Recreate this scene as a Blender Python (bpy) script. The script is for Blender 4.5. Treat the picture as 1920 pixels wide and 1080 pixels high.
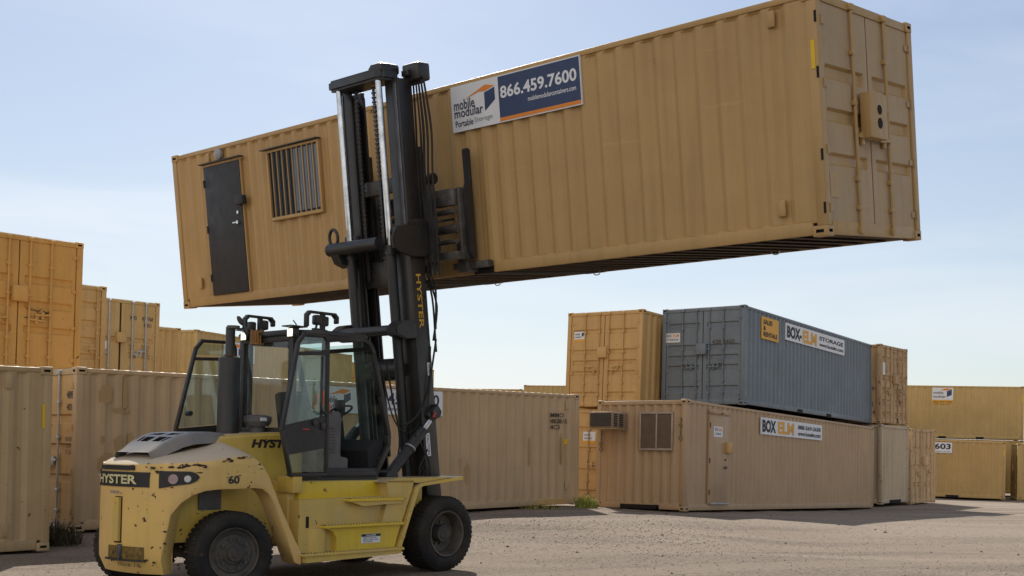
import bpy, bmesh, math, random
from mathutils import Vector, Matrix, Euler, noise
random.seed(7)
for o in list(bpy.data.objects): bpy.data.objects.remove(o)
S = bpy.context.scene
COL = S.collection
R = math.radians

# ------------------------------------------------------------------ camera
F, CX, CY, PITCH, ROLL = 2225.08, 1084.06, 749.75, 0.0421, 0.0144
cam = bpy.data.cameras.new('camera'); cam_o = bpy.data.objects.new('camera', cam); COL.objects.link(cam_o)
c_, s_ = math.cos(PITCH), math.sin(PITCH)
fw = Vector((0, c_, s_)); up0 = Vector((0, -s_, c_)); rt0 = Vector((1, 0, 0))
rt = rt0*math.cos(ROLL)+up0*math.sin(ROLL); up = up0*math.cos(ROLL)-rt0*math.sin(ROLL)
m = Matrix(((rt.x, up.x, -fw.x, 0), (rt.y, up.y, -fw.y, 0), (rt.z, up.z, -fw.z, 1.57), (0, 0, 0, 1)))
cam_o.matrix_world = m
cam.sensor_width = 36; cam.lens = F/1920*36
cam.shift_x = (960-CX)/1920; cam.shift_y = (CY-540)/1920
cam.clip_end = 3000; cam.clip_start = 0.1
S.camera = cam_o
S.render.resolution_x = 1024; S.render.resolution_y = 576
# ------------------------------------------------------------------ light
S.view_settings.view_transform = 'Standard'; S.view_settings.look = 'None'
S.view_settings.exposure = 0.55; S.view_settings.gamma = 1
SUN = Vector((-0.25, 1.24, 1.0)).normalized()
sl = bpy.data.lights.new('sun', 'SUN'); sl.energy = 3.9; sl.angle = R(0.5); sl.color = (1, 0.93, 0.82)
so = bpy.data.objects.new('sun', sl); COL.objects.link(so); so.rotation_euler = SUN.to_track_quat('Z', 'Y').to_euler()
so.location = (0, 0, 60)
W = bpy.data.worlds.new("World"); S.world = W; W.use_nodes = True
nt = W.node_tree; nt.nodes.clear()
out = nt.nodes.new('ShaderNodeOutputWorld'); bg = nt.nodes.new('ShaderNodeBackground')
sky = nt.nodes.new('ShaderNodeTexSky'); sky.sky_type = 'NISHITA'; sky.sun_disc = False
sky.sun_elevation = math.asin(SUN.z); sky.sun_rotation = math.atan2(SUN.x, SUN.y)
sky.altitude = 100; sky.air_density = 1.0; sky.dust_density = 0.35; sky.ozone_density = 1.6
tc = nt.nodes.new('ShaderNodeTexCoord'); mp = nt.nodes.new('ShaderNodeMapping'); mp.inputs['Scale'].default_value = (1.2, 1.2, 6)
mp.inputs['Rotation'].default_value = (0.0, 0.08, 0.3)
nz = nt.nodes.new('ShaderNodeTexNoise'); nz.inputs['Scale'].default_value = 2.2; nz.inputs['Detail'].default_value = 9; nz.inputs['Roughness'].default_value = 0.52
nz.inputs['Distortion'].default_value = 0.5
cr = nt.nodes.new('ShaderNodeValToRGB'); cr.color_ramp.elements[0].position = 0.38; cr.color_ramp.elements[1].position = 0.72
cr.color_ramp.elements[0].color = (0, 0, 0, 1); cr.color_ramp.elements[1].color = (1, 1, 1, 1)
sep = nt.nodes.new('ShaderNodeSeparateXYZ')
mr = nt.nodes.new('ShaderNodeMapRange'); mr.inputs['From Min'].default_value = 0.02; mr.inputs['From Max'].default_value = 0.42
mr.inputs['To Min'].default_value = 0.92; mr.inputs['To Max'].default_value = 0.12
mu = nt.nodes.new('ShaderNodeMath'); mu.operation = 'MULTIPLY'
mix = nt.nodes.new('ShaderNodeMix'); mix.data_type = 'RGBA'
L_ = nt.links.new
L_(tc.outputs['Generated'], mp.inputs[0]); L_(mp.outputs[0], nz.inputs['Vector']); L_(nz.outputs['Fac'], cr.inputs[0])
L_(tc.outputs['Generated'], sep.inputs[0]); L_(sep.outputs['Z'], mr.inputs['Value'])
mc = nt.nodes.new('ShaderNodeMapRange'); mc.inputs['To Min'].default_value = 0.40; mc.inputs['To Max'].default_value = 1.0; L_(cr.outputs['Color'], mc.inputs['Value'])
L_(mc.outputs[0], mu.inputs[0]); L_(mr.outputs[0], mu.inputs[1])
L_(mu.outputs[0], mix.inputs['Factor']); L_(sky.outputs[0], mix.inputs['A']); mix.inputs['B'].default_value = (10.4, 10.7, 11.2, 1)
m2 = nt.nodes.new('ShaderNodeMapRange'); m2.inputs['From Min'].default_value = 0.0; m2.inputs['From Max'].default_value = 0.40
m2.inputs['To Min'].default_value = 0.80; m2.inputs['To Max'].default_value = 1.0; L_(sep.outputs['Z'], m2.inputs['Value'])
hs = nt.nodes.new('ShaderNodeHueSaturation'); hs.inputs['Saturation'].default_value = 0.92; L_(mix.outputs['Result'], hs.inputs['Color']); L_(m2.outputs[0], hs.inputs['Value'])
# unseen bright sky lobe, added opposite the sun to lift the shaded faces
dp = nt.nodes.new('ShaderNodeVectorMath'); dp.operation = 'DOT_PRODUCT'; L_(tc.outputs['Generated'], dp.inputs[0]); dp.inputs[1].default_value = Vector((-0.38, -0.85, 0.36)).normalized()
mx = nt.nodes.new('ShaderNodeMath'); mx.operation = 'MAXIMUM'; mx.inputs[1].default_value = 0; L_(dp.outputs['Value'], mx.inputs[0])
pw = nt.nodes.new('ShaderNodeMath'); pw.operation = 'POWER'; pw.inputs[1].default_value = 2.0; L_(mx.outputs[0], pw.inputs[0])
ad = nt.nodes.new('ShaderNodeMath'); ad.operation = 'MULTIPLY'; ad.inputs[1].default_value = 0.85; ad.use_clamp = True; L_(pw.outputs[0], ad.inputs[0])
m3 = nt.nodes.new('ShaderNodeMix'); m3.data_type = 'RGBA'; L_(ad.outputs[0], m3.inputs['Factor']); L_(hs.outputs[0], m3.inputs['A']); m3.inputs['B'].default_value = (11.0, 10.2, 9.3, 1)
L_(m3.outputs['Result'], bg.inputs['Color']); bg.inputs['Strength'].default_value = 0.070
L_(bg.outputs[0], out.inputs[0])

# ------------------------------------------------------------------ helpers
def tag(o, label=None, cat=None, group=None, kind=None):
    if label: o['label'] = label
    if cat: o['category'] = cat
    if group: o['group'] = group
    if kind: o['kind'] = kind
    return o
def empty(name, loc=(0, 0, 0), rot=(0, 0, 0)):
    o = bpy.data.objects.new(name, None); COL.objects.link(o); o.location = loc; o.rotation_euler = rot
    o.empty_display_size = 0.2
    return o
class MB:
    def __init__(s): s.b = bmesh.new(); s.mi = 0
    def _fin(s, fs):
        for f in fs: f.material_index = s.mi
    def box(s, a, b, bev=0.0, mat=None):
        a, b = Vector(a), Vector(b); c = (a+b)/2; d = b-a
        d = Vector([max(abs(q), 1e-4) for q in d])
        r = bmesh.ops.create_cube(s.b, size=1)
        M = Matrix.Translation(c) @ Matrix.Diagonal((*d, 1))
        if mat is not None: M = mat @ M
        bmesh.ops.transform(s.b, matrix=M, verts=r['verts'])
        fs = list({f for v in r['verts'] for f in v.link_faces}); s._fin(fs)
        if bev:
            es = list({e for v in r['verts'] for e in v.link_edges})
            rr = bmesh.ops.bevel(s.b, geom=es, offset=min(bev, min(d)*0.4), segments=2, affect='EDGES', profile=0.5)
            s._fin(rr['faces'])
        return s
    def bar(s, p0, p1, w, d, bev=0.0, upv=(0, 0, 1)):
        p0, p1 = Vector(p0), Vector(p1); z = (p1-p0); L = z.length; z.normalize()
        x = Vector(upv).cross(z)
        if x.length < 1e-3: x = Vector((0, 1, 0)).cross(z)
        x.normalize(); y = z.cross(x)
        M = Matrix(((x.x, y.x, z.x, p0.x), (x.y, y.y, z.y, p0.y), (x.z, y.z, z.z, p0.z), (0, 0, 0, 1)))
        return s.box((-w/2, -d/2, 0), (w/2, d/2, L), bev, M)
    def cyl(s, p0, p1, r, r2=None, seg=20):
        p0, p1 = Vector(p0), Vector(p1); z = p1-p0; L = z.length
        M = Matrix.Translation((p0+p1)/2) @ z.to_track_quat('Z', 'Y').to_matrix().to_4x4()
        rr = bmesh.ops.create_cone(s.b, cap_ends=True, segments=seg, radius1=r, radius2=r if r2 is None else r2, depth=L, matrix=M)
        s._fin({f for v in rr['verts'] for f in v.link_faces}); return s
    def sph(s, c, r, sc=(1, 1, 1), seg=16):
        M = Matrix.Translation(c) @ Matrix.Diagonal((*sc, 1))
        rr = bmesh.ops.create_uvsphere(s.b, u_segments=seg, v_segments=seg//2, radius=r, matrix=M)
        s._fin({f for v in rr['verts'] for f in v.link_faces}); return s
    def prism(s, poly, axis, d0, d1):
        # poly in the two remaining axes (ordered), extruded along axis
        def P(u, v, d):
            return {'y': (u, d, v), 'x': (d, u, v), 'z': (u, v, d)}[axis]
        a = [s.b.verts.new(P(u, v, d0)) for u, v in poly]; b = [s.b.verts.new(P(u, v, d1)) for u, v in poly]
        n = len(poly); fs = [s.b.faces.new(a), s.b.faces.new(b[::-1])]
        for i in range(n): fs.append(s.b.faces.new((a[i], b[i], b[(i+1) % n], a[(i+1) % n])))
        s._fin(fs); bmesh.ops.recalc_face_normals(s.b, faces=fs); return s
    def tube(s, pts, r, seg=8):
        pts = [Vector(p) for p in pts]; rings = []
        for i, p in enumerate(pts):
            t = (pts[min(i+1, len(pts)-1)]-pts[max(i-1, 0)]).normalized()
            x = t.cross(Vector((0.13, 0.31, 0.94))).normalized(); y = t.cross(x)
            rings.append([s.b.verts.new(p+x*r*math.cos(2*math.pi*k/seg)+y*r*math.sin(2*math.pi*k/seg)) for k in range(seg)])
        fs = []
        for a, b in zip(rings, rings[1:]):
            for k in range(seg): fs.append(s.b.faces.new((a[k], a[(k+1) % seg], b[(k+1) % seg], b[k])))
        fs.append(s.b.faces.new(rings[0][::-1])); fs.append(s.b.faces.new(rings[-1])); s._fin(fs); return s
    def lathe(s, prof, M, seg=48):
        # prof: list of (axial, radius) ; axis = local z of M
        rings = []
        for z, r in prof:
            rings.append([s.b.verts.new(M @ Vector((r*math.cos(2*math.pi*k/seg), r*math.sin(2*math.pi*k/seg), z))) for k in range(seg)])
        fs = []
        for a, b in zip(rings, rings[1:]):
            for k in range(seg): fs.append(s.b.faces.new((a[k], a[(k+1) % seg], b[(k+1) % seg], b[k])))
        s._fin(fs); return s
    def quad(s, pts):
        f = s.b.faces.new([s.b.verts.new(p) for p in pts]); s._fin([f]); return s
    def build(s, name, mats, parent=None, smooth=35, mat=None, recalc=False):
        if recalc: bmesh.ops.recalc_face_normals(s.b, faces=s.b.faces)
        me = bpy.data.meshes.new(name); s.b.to_mesh(me); s.b.free()
        for q in (mats if isinstance(mats, (list, tuple)) else [mats]): me.materials.append(q)
        if smooth:
            me.shade_smooth(); me.set_sharp_from_angle(angle=R(smooth))
        o = bpy.data.objects.new(name, me); COL.objects.link(o)
        if parent: o.parent = parent
        if mat is not None: o.matrix_local = mat
        return o
def spline(pts, n=8):
    pts = [Vector(p) for p in pts]; P = [pts[0]*2-pts[1]]+pts+[pts[-1]*2-pts[-2]]; o = []
    for i in range(1, len(P)-2):
        for k in range(n):
            t = k/n; a, b, c, d = P[i-1:i+3]
            o.append(0.5*((2*b)+(c-a)*t+(2*a-5*b+4*c-d)*t*t+(3*b-a-3*c+d)*t**3))
    o.append(pts[-1]); return o

# ------------------------------------------------------------------ materials
def newmat(name):
    mt = bpy.data.materials.new(name); mt.use_nodes = True; n = mt.node_tree.nodes; l = mt.node_tree.links
    return mt, n, l, n['Principled BSDF']
def ramp(n, p0, p1, c0=(0, 0, 0, 1), c1=(1, 1, 1, 1)):
    r = n.new('ShaderNodeValToRGB'); r.color_ramp.elements[0].position = p0; r.color_ramp.elements[1].position = p1
    r.color_ramp.elements[0].color = c0; r.color_ramp.elements[1].color = c1; return r
def mixc(n, l, f, a, b):
    x = n.new('ShaderNodeMix'); x.data_type = 'RGBA'
    for s_, v in (('Factor', f), ('A', a), ('B', b)):
        if isinstance(v, bpy.types.NodeSocket): l.new(v, x.inputs[s_])
        elif s_ == 'Factor': x.inputs[s_].default_value = v
        else: x.inputs[s_].default_value = (*v[:3], 1)
    return x.outputs['Result']
def nois(n, l, vec, sc, det=6, rough=0.6, scale3=None, loc=(0, 0, 0)):
    mp = n.new('ShaderNodeMapping'); l.new(vec, mp.inputs[0]); mp.inputs['Location'].default_value = loc
    if scale3: mp.inputs['Scale'].default_value = scale3
    t = n.new('ShaderNodeTexNoise'); l.new(mp.outputs[0], t.inputs['Vector']); t.inputs['Scale'].default_value = sc
    t.inputs['Detail'].default_value = det; t.inputs['Roughness'].default_value = rough; return t.outputs['Fac']
def paint(name, col, var=0.12, streak=0.2, rust=0.0, chip=0.0, rough=0.55, seed=0.0, rustcol=(0.10, 0.045, 0.02), dust=0.0, fade=None, spec=0.4, bump=0.25, topdust=0.0):
    mt, n, l, b = newmat(name); tc = n.new('ShaderNodeTexCoord'); V = tc.outputs['Object']; s3 = (seed*3.1, seed*1.7, seed*5.3)
    lo = tuple(q*(1-var) for q in col); hi = tuple(min(1, q*(1+var)) for q in col)
    r = ramp(n, 0.3, 0.7); l.new(nois(n, l, V, 0.9, 8, 0.62, loc=s3), r.inputs[0]); c = mixc(n, l, r.outputs[0], lo, hi)
    if fade:
        r = ramp(n, 0.42, 0.66); l.new(nois(n, l, V, 0.55, 7, 0.55, loc=(s3[0]+5, s3[1], s3[2])), r.inputs[0]); c = mixc(n, l, r.outputs[0], c, fade)
    if streak:
        r = ramp(n, 0.48, 0.78); l.new(nois(n, l, V, 3.2, 6, 0.6, (2.6, 2.6, 0.16), s3), r.inputs[0])
        mm = n.new('ShaderNodeMath'); mm.operation = 'MULTIPLY'; l.new(r.outputs[0], mm.inputs[0]); mm.inputs[1].default_value = streak
        c = mixc(n, l, mm.outputs[0], c, tuple(q*0.45 for q in col))
    if dust:
        r = ramp(n, 0.40, 0.72); l.new(nois(n, l, V, 2.4, 8, 0.7, loc=(s3[0]+9, s3[1], s3[2])), r.inputs[0])
        mm = n.new('ShaderNodeMath'); mm.operation = 'MULTIPLY'; l.new(r.outputs[0], mm.inputs[0]); mm.inputs[1].default_value = dust
        c = mixc(n, l, mm.outputs[0], c, (0.36, 0.29, 0.20))
    if topdust:
        ge = n.new('ShaderNodeNewGeometry'); sx = n.new('ShaderNodeSeparateXYZ'); l.new(ge.outputs['Normal'], sx.inputs[0])
        r = ramp(n, 0.55, 0.92); l.new(sx.outputs['Z'], r.inputs[0]); mm = n.new('ShaderNodeMath'); mm.operation = 'MULTIPLY'; mm.inputs[1].default_value = topdust; l.new(r.outputs[0], mm.inputs[0])
        c = mixc(n, l, mm.outputs[0], c, (0.46, 0.41, 0.35))
    rf = rough
    if bump >= 0.4:
        r = ramp(n, 0.66, 0.70); l.new(nois(n, l, V, 1.1, 6, 0.6, (0.6, 0.6, 9), (s3[0], s3[1]+3, s3[2])), r.inputs[0])
        mm = n.new('ShaderNodeMath'); mm.operation = 'MULTIPLY'; mm.inputs[1].default_value = 0.18; l.new(r.outputs[0], mm.inputs[0])
        c = mixc(n, l, mm.outputs[0], c, tuple(min(1, q*1.5) for q in col))
        r = ramp(n, 0.715, 0.735); l.new(nois(n, l, V, 2.6, 8, 0.7, (1.3, 1.3, 0.5), (s3[0]+11, s3[1]+3, s3[2])), r.inputs[0])
        mm = n.new('ShaderNodeMath'); mm.operation = 'MULTIPLY'; mm.inputs[1].default_value = 0.7; l.new(r.outputs[0], mm.inputs[0])
        c = mixc(n, l, mm.outputs[0], c, (0.14, 0.075, 0.04))
    if rust:
        r = ramp(n, 0.70-rust*0.16, 0.74-rust*0.14); l.new(nois(n, l, V, 3.4, 10, 0.72, (1, 1, 0.55), (s3[0]+2, s3[1]+7, s3[2])), r.inputs[0])
        c = mixc(n, l, r.outputs[0], c, rustcol)
        c2 = ramp(n, 0.64-rust*0.2, 0.76-rust*0.14)
    if chip:
        r = ramp(n, 0.69-chip*0.1, 0.70-chip*0.1); l.new(nois(n, l, V, 11, 5, 0.62, (1, 1, 0.8), (s3[0]+4, s3[1]+3, s3[2])), r.inputs[0])
        c = mixc(n, l, r.outputs[0], c, rustcol)
    l.new(c, b.inputs['Base Color'])
    rr = ramp(n, 0.3, 0.7, (rf*0.85,)*3+(1,), (min(1, rf*1.25),)*3+(1,)); l.new(nois(n, l, V, 5, 4), rr.inputs[0]); l.new(rr.outputs[0], b.inputs['Roughness'])
    b.inputs['Specular IOR Level'].default_value = spec
    bp = n.new('ShaderNodeBump'); bp.inputs['Strength'].default_value = bump; bp.inputs['Distance'].default_value = 0.03
    l.new(nois(n, l, V, 2.0, 5, 0.55, loc=s3), bp.inputs['Height']); l.new(bp.outputs[0], b.inputs['Normal'])
    return mt
def simple(name, col, rough=0.5, metal=0.0, emit=0.0, spec=0.5, var=0.15, sc=6.0):
    mt, n, l, b = newmat(name)
    tc = n.new('ShaderNodeTexCoord'); r = ramp(n, 0.3, 0.7); l.new(nois(n, l, tc.outputs['Object'], sc, 6, 0.6), r.inputs[0])
    c = mixc(n, l, r.outputs[0], tuple(q*(1-var) for q in col), tuple(min(1, q*(1+var)) for q in col)); l.new(c, b.inputs['Base Color'])
    b.inputs['Roughness'].default_value = rough; b.inputs['Metallic'].default_value = metal; b.inputs['Specular IOR Level'].default_value = spec
    if emit: l.new(c, b.inputs['Emission Color']); b.inputs['Emission Strength'].default_value = emit
    return mt
def glassmat(name, tint=(0.82, 0.91, 0.89), refl=0.06, dirt=0.05):
    mt, n, l, b = newmat(name); n.remove(b); o = n['Material Output']
    t = n.new('ShaderNodeBsdfTransparent'); t.inputs[0].default_value = (*tint, 1)
    g = n.new('ShaderNodeBsdfGlossy'); g.inputs['Roughness'].default_value = 0.03; g.inputs[0].default_value = (0.9, 0.95, 1, 1)
    lw = n.new('ShaderNodeLayerWeight'); lw.inputs[0].default_value = 0.5
    pw = n.new('ShaderNodeMath'); pw.operation = 'POWER'; pw.inputs[1].default_value = 4.0; l.new(lw.outputs['Facing'], pw.inputs[0])
    a = n.new('ShaderNodeMath'); a.operation = 'MULTIPLY_ADD'; a.inputs[1].default_value = 0.6; a.inputs[2].default_value = refl; l.new(pw.outputs[0], a.inputs[0])
    x = n.new('ShaderNodeMixShader'); l.new(a.outputs[0], x.inputs[0]); l.new(t.outputs[0], x.inputs[1]); l.new(g.outputs[0], x.inputs[2])
    d = n.new('ShaderNodeBsdfDiffuse'); d.inputs[0].default_value = (0.55, 0.58, 0.55, 1)
    tc = n.new('ShaderNodeTexCoord'); r = ramp(n, 0.35, 0.8); l.new(nois(n, l, tc.outputs['Object'], 3, 6, 0.6), r.inputs[0])
    mm = n.new('ShaderNodeMath'); mm.operation = 'MULTIPLY'; mm.inputs[1].default_value = dirt*2.2; l.new(r.outputs[0], mm.inputs[0])
    y = n.new('ShaderNodeMixShader'); l.new(mm.outputs[0], y.inputs[0]); l.new(x.outputs[0], y.inputs[1]); l.new(d.outputs[0], y.inputs[2])
    l.new(y.outputs[0], o.inputs[0]); return mt

TAN = (0.42, 0.262, 0.118)
M_lift = paint('tan_paint_lifted', (0.475, 0.300, 0.120), 0.08, 0.28, 0, 0, 0.42, 1, bump=0.5)
M_mid = paint('pinkish_tan_paint', (0.51, 0.365, 0.215), 0.10, 0.3, 0.10, 0, 0.55, 2, bump=0.5)
M_fadedoor = paint('faded_door_paint', (0.47, 0.33, 0.185), 0.08, 0.25, 0, 0, 0.55, 33, bump=0.4)
M_left = paint('drab_tan_paint', (0.48, 0.35, 0.19), 0.10, 0.3, 0, 0.1, 0.55, 3, bump=0.5)
M_brown = paint('rose_tan_paint', (0.45, 0.31, 0.185), 0.08, 0.25, 0, 0, 0.5, 4, bump=0.4)
M_gray = paint('blue_gray_paint', (0.165, 0.195, 0.225), 0.10, 0.3, 0, 0.05, 0.45, 5, bump=0.4)
M_orange = paint('ochre_paint', (0.58, 0.365, 0.145), 0.08, 0.3, 0, 0.1, 0.55, 6, bump=0.4)
M_orange2 = paint('deep_ochre_paint', (0.60, 0.35, 0.105), 0.08, 0.3, 0, 0.1, 0.55, 7, bump=0.4)
M_tan2 = paint('sand_paint', (0.56, 0.385, 0.165), 0.10, 0.35, 0, 0.1, 0.6, 8)
M_rust1 = paint('rusting_tan_paint', (0.50, 0.335, 0.18), 0.12, 0.9, 0.75, 0.7, 0.7, 9, rustcol=(0.13, 0.055, 0.03))
M_rust2 = paint('peach_rusting_paint', (0.58, 0.40, 0.22), 0.10, 0.7, 0.5, 0.5, 0.7, 10, rustcol=(0.17, 0.07, 0.035))
M_beige = paint('greenish_beige_paint', (0.50, 0.405, 0.285), 0.08, 0.4, 0, 0.1, 0.6, 11)
M_far1 = paint('ochre_tan_paint', (0.50, 0.35, 0.145), 0.10, 0.2, 0, 0.05, 0.6, 12)
M_far2 = paint('brown_ochre_paint', (0.49, 0.325, 0.13), 0.10, 0.2, 0, 0.05, 0.6, 13)
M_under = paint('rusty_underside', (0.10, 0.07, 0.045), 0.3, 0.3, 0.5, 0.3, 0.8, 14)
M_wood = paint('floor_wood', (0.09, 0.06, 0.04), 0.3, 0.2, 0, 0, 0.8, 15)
M_hole = simple('dark_opening', (0.012, 0.010, 0.009), 0.9)
M_gasket = simple('black_gasket', (0.02, 0.018, 0.017), 0.7)
M_rod_s = simple('galvanised_steel', (0.42, 0.43, 0.44), 0.45, 0.6)
M_doorblack = paint('black_door_paint', (0.030, 0.030, 0.034), 0.12, 0.1, 0, 0, 0.5, 16)
M_white = simple('white_sign_face', (0.72, 0.74, 0.78), 0.5, var=0.05)
def addbump(mt_, sc, st):
    n_ = mt_.node_tree.nodes; l_ = mt_.node_tree.links; tc_ = n_.new('ShaderNodeTexCoord'); bp_ = n_.new('ShaderNodeBump'); bp_.inputs['Strength'].default_value = st; bp_.inputs['Distance'].default_value = 0.02
    l_.new(nois(n_, l_, tc_.outputs['Object'], sc, 4, 0.5), bp_.inputs['Height']); l_.new(bp_.outputs[0], n_['Principled BSDF'].inputs['Normal'])
addbump(M_white, 4, 0.5)
M_navy = simple('navy_sign_face', (0.022, 0.045, 0.125), 0.45, var=0.12)
M_oran = simple('orange_ink', (0.75, 0.24, 0.02), 0.5, var=0.05)
M_amber = simple('amber_sign_face', (0.72, 0.36, 0.02), 0.5, var=0.05)
M_yel = simple('yellow_sticker', (0.75, 0.48, 0.01), 0.5, var=0.05)
M_ink = simple('navy_ink', (0.03, 0.035, 0.075), 0.5)
M_ink2 = simple('black_ink', (0.02, 0.02, 0.022), 0.6)
M_ink3 = simple('grey_ink', (0.25, 0.26, 0.30), 0.6)
M_winkW = simple('white_ink', (0.75, 0.77, 0.82), 0.5, var=0.04)
M_patch = paint('old_paint_patch', (0.42, 0.28, 0.135), 0.10, 0.2, 0, 0, 0.6, 17)
M_stencil = simple('faded_black_stencil', (0.07, 0.055, 0.04), 0.7)
M_blind = simple('window_blind', (0.20, 0.23, 0.28), 0.5, var=0.1)
M_pane = simple('dark_window_glass', (0.015, 0.018, 0.022), 0.25, spec=0.3)
M_screen = simple('window_screen', (0.13, 0.085, 0.055), 0.7)
M_alu = simple('aluminium_frame', (0.40, 0.34, 0.28), 0.5, 0.2)
# machine materials
M_yb = paint('yellow_machine_paint', (0.68, 0.47, 0.07), 0.10, 0.25, 0, 0.2, 0.42, 20, topdust=0.6, dust=0.28, fade=(0.60, 0.43, 0.15))
M_yv = paint('bright_yellow_machine_paint', (0.70, 0.50, 0.035), 0.10, 0.2, 0, 0.2, 0.42, 21, topdust=0.5, dust=0.2)
M_cw = paint('faded_yellow_counterweight', (0.74, 0.50, 0.155), 0.08, 0.22, 0.0, 0.25, 0.5, 22, topdust=0.8, rustcol=(0.055, 0.025, 0.018), fade=(0.70, 0.46, 0.19), dust=0.2)
M_blk = paint('black_machine_paint', (0.020, 0.021, 0.024), 0.3, 0, 0, 0, 0.36, 23, dust=0.07, spec=0.5)
M_mast = paint('greased_mast_steel', (0.022, 0.020, 0.020), 0.35, 0.4, 0.25, 0, 0.36, 24, rustcol=(0.09, 0.045, 0.02), dust=0.05, spec=0.6)
M_cabf = paint('cab_frame_paint', (0.028, 0.027, 0.028), 0.2, 0, 0, 0, 0.42, 25, dust=0.06)
M_plas = paint('grey_plastic', (0.10, 0.10, 0.11), 0.15, 0, 0, 0, 0.55, 26, dust=0.35)
M_grille = paint('sunbleached_black_cover', (0.16, 0.16, 0.165), 0.15, 0, 0, 0, 0.36, 27, dust=0.6)
M_chrome = simple('chrome_rod', (0.55, 0.57, 0.60), 0.10, 1.0, var=0.25, sc=9)
M_worn = simple('worn_steel', (0.25, 0.25, 0.27), 0.22, 0.85, var=0.3)
M_steel = simple('dirty_steel', (0.10, 0.095, 0.09), 0.5, 0.4, var=0.6)
M_rubber = paint('tyre_rubber', (0.017, 0.017, 0.018), 0.2, 0, 0, 0, 0.8, 28, dust=0.09, spec=0.25)
M_rim = paint('dusty_rim', (0.05, 0.046, 0.043), 0.25, 0, 0.15, 0, 0.6, 29, dust=0.30)
M_glass = glassmat('cab_glass')
M_lens_r = simple('frosted_red_lens', (0.38, 0.27, 0.28), 0.3)
M_lens_w = simple('white_lens', (0.55, 0.54, 0.53), 0.3)
M_lamp = simple('lit_lamp', (1.0, 0.93, 0.72), 0.3, emit=1.0, var=0.1)
M_beacon = simple('amber_cage', (0.30, 0.13, 0.02), 0.4)
M_orb = simple('orange_plastic', (0.75, 0.12, 0.015), 0.5)
M_redp = simple('red_clip', (0.45, 0.04, 0.03), 0.5)
M_letter = simple('pale_yellow_letters', (0.62, 0.58, 0.33), 0.5)
M_gold = simple('gold_letters', (0.60, 0.36, 0.03), 0.5)
M_tread = simple('grimy_tread', (0.085, 0.08, 0.07), 0.8, var=0.5)
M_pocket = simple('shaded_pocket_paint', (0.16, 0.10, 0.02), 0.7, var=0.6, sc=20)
M_seat = simple('seat_fabric', (0.022, 0.023, 0.026), 0.9)

# ------------------------------------------------------------------ lettering
def text(s, box, mat, parent, face='front', out=0.004, bold=0.0, name='lettering', L=0, keep=False, shear=0.0, loc_m=None, rot90=False, spacing=1.0, linesp=1.0):
    """fits string into box=(u0,v0,u1,v1) on a face. front: plane y=-out, u=x ; x0: u=y(mirrored) ; x1: u=y"""
    cu = bpy.data.curves.new('t', 'FONT'); cu.body = s; cu.offset = bold; cu.resolution_u = 3; cu.shear = shear
    cu.space_character = spacing; cu.space_line = linesp; cu.extrude = 0.0
    to = bpy.data.objects.new('t', cu); COL.objects.link(to)
    dg = bpy.context.evaluated_depsgraph_get(); dg.update()
    me = bpy.data.meshes.new_from_object(to.evaluated_get(dg)); bpy.data.objects.remove(to); bpy.data.curves.remove(cu)
    xs = [v.co.x for v in me.vertices]; ys = [v.co.y for v in me.vertices]
    x0, x1, y0, y1 = min(xs), max(xs), min(ys), max(ys); u0, v0, u1, v1 = box
    for v in me.vertices:
        a = (v.co.x-x0)/(x1-x0); b = (v.co.y-y0)/(y1-y0)
        if rot90: a, b = b, 1-a
        u = u0+(u1-u0)*a; w = v0+(v1-v0)*b
        if face == 'front': v.co = (u, -out, w)
        elif face == 'x0': v.co = (-out, u, w)     # pass u0>u1 so that it reads from -x
        elif face == 'x1': v.co = (L+out, u, w)
    me.materials.clear(); me.materials.append(mat)
    me.name = name
    o = bpy.data.objects.new(name, me); COL.objects.link(o); o.parent = parent
    if loc_m is not None: o.matrix_local = loc_m
    return o

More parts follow.
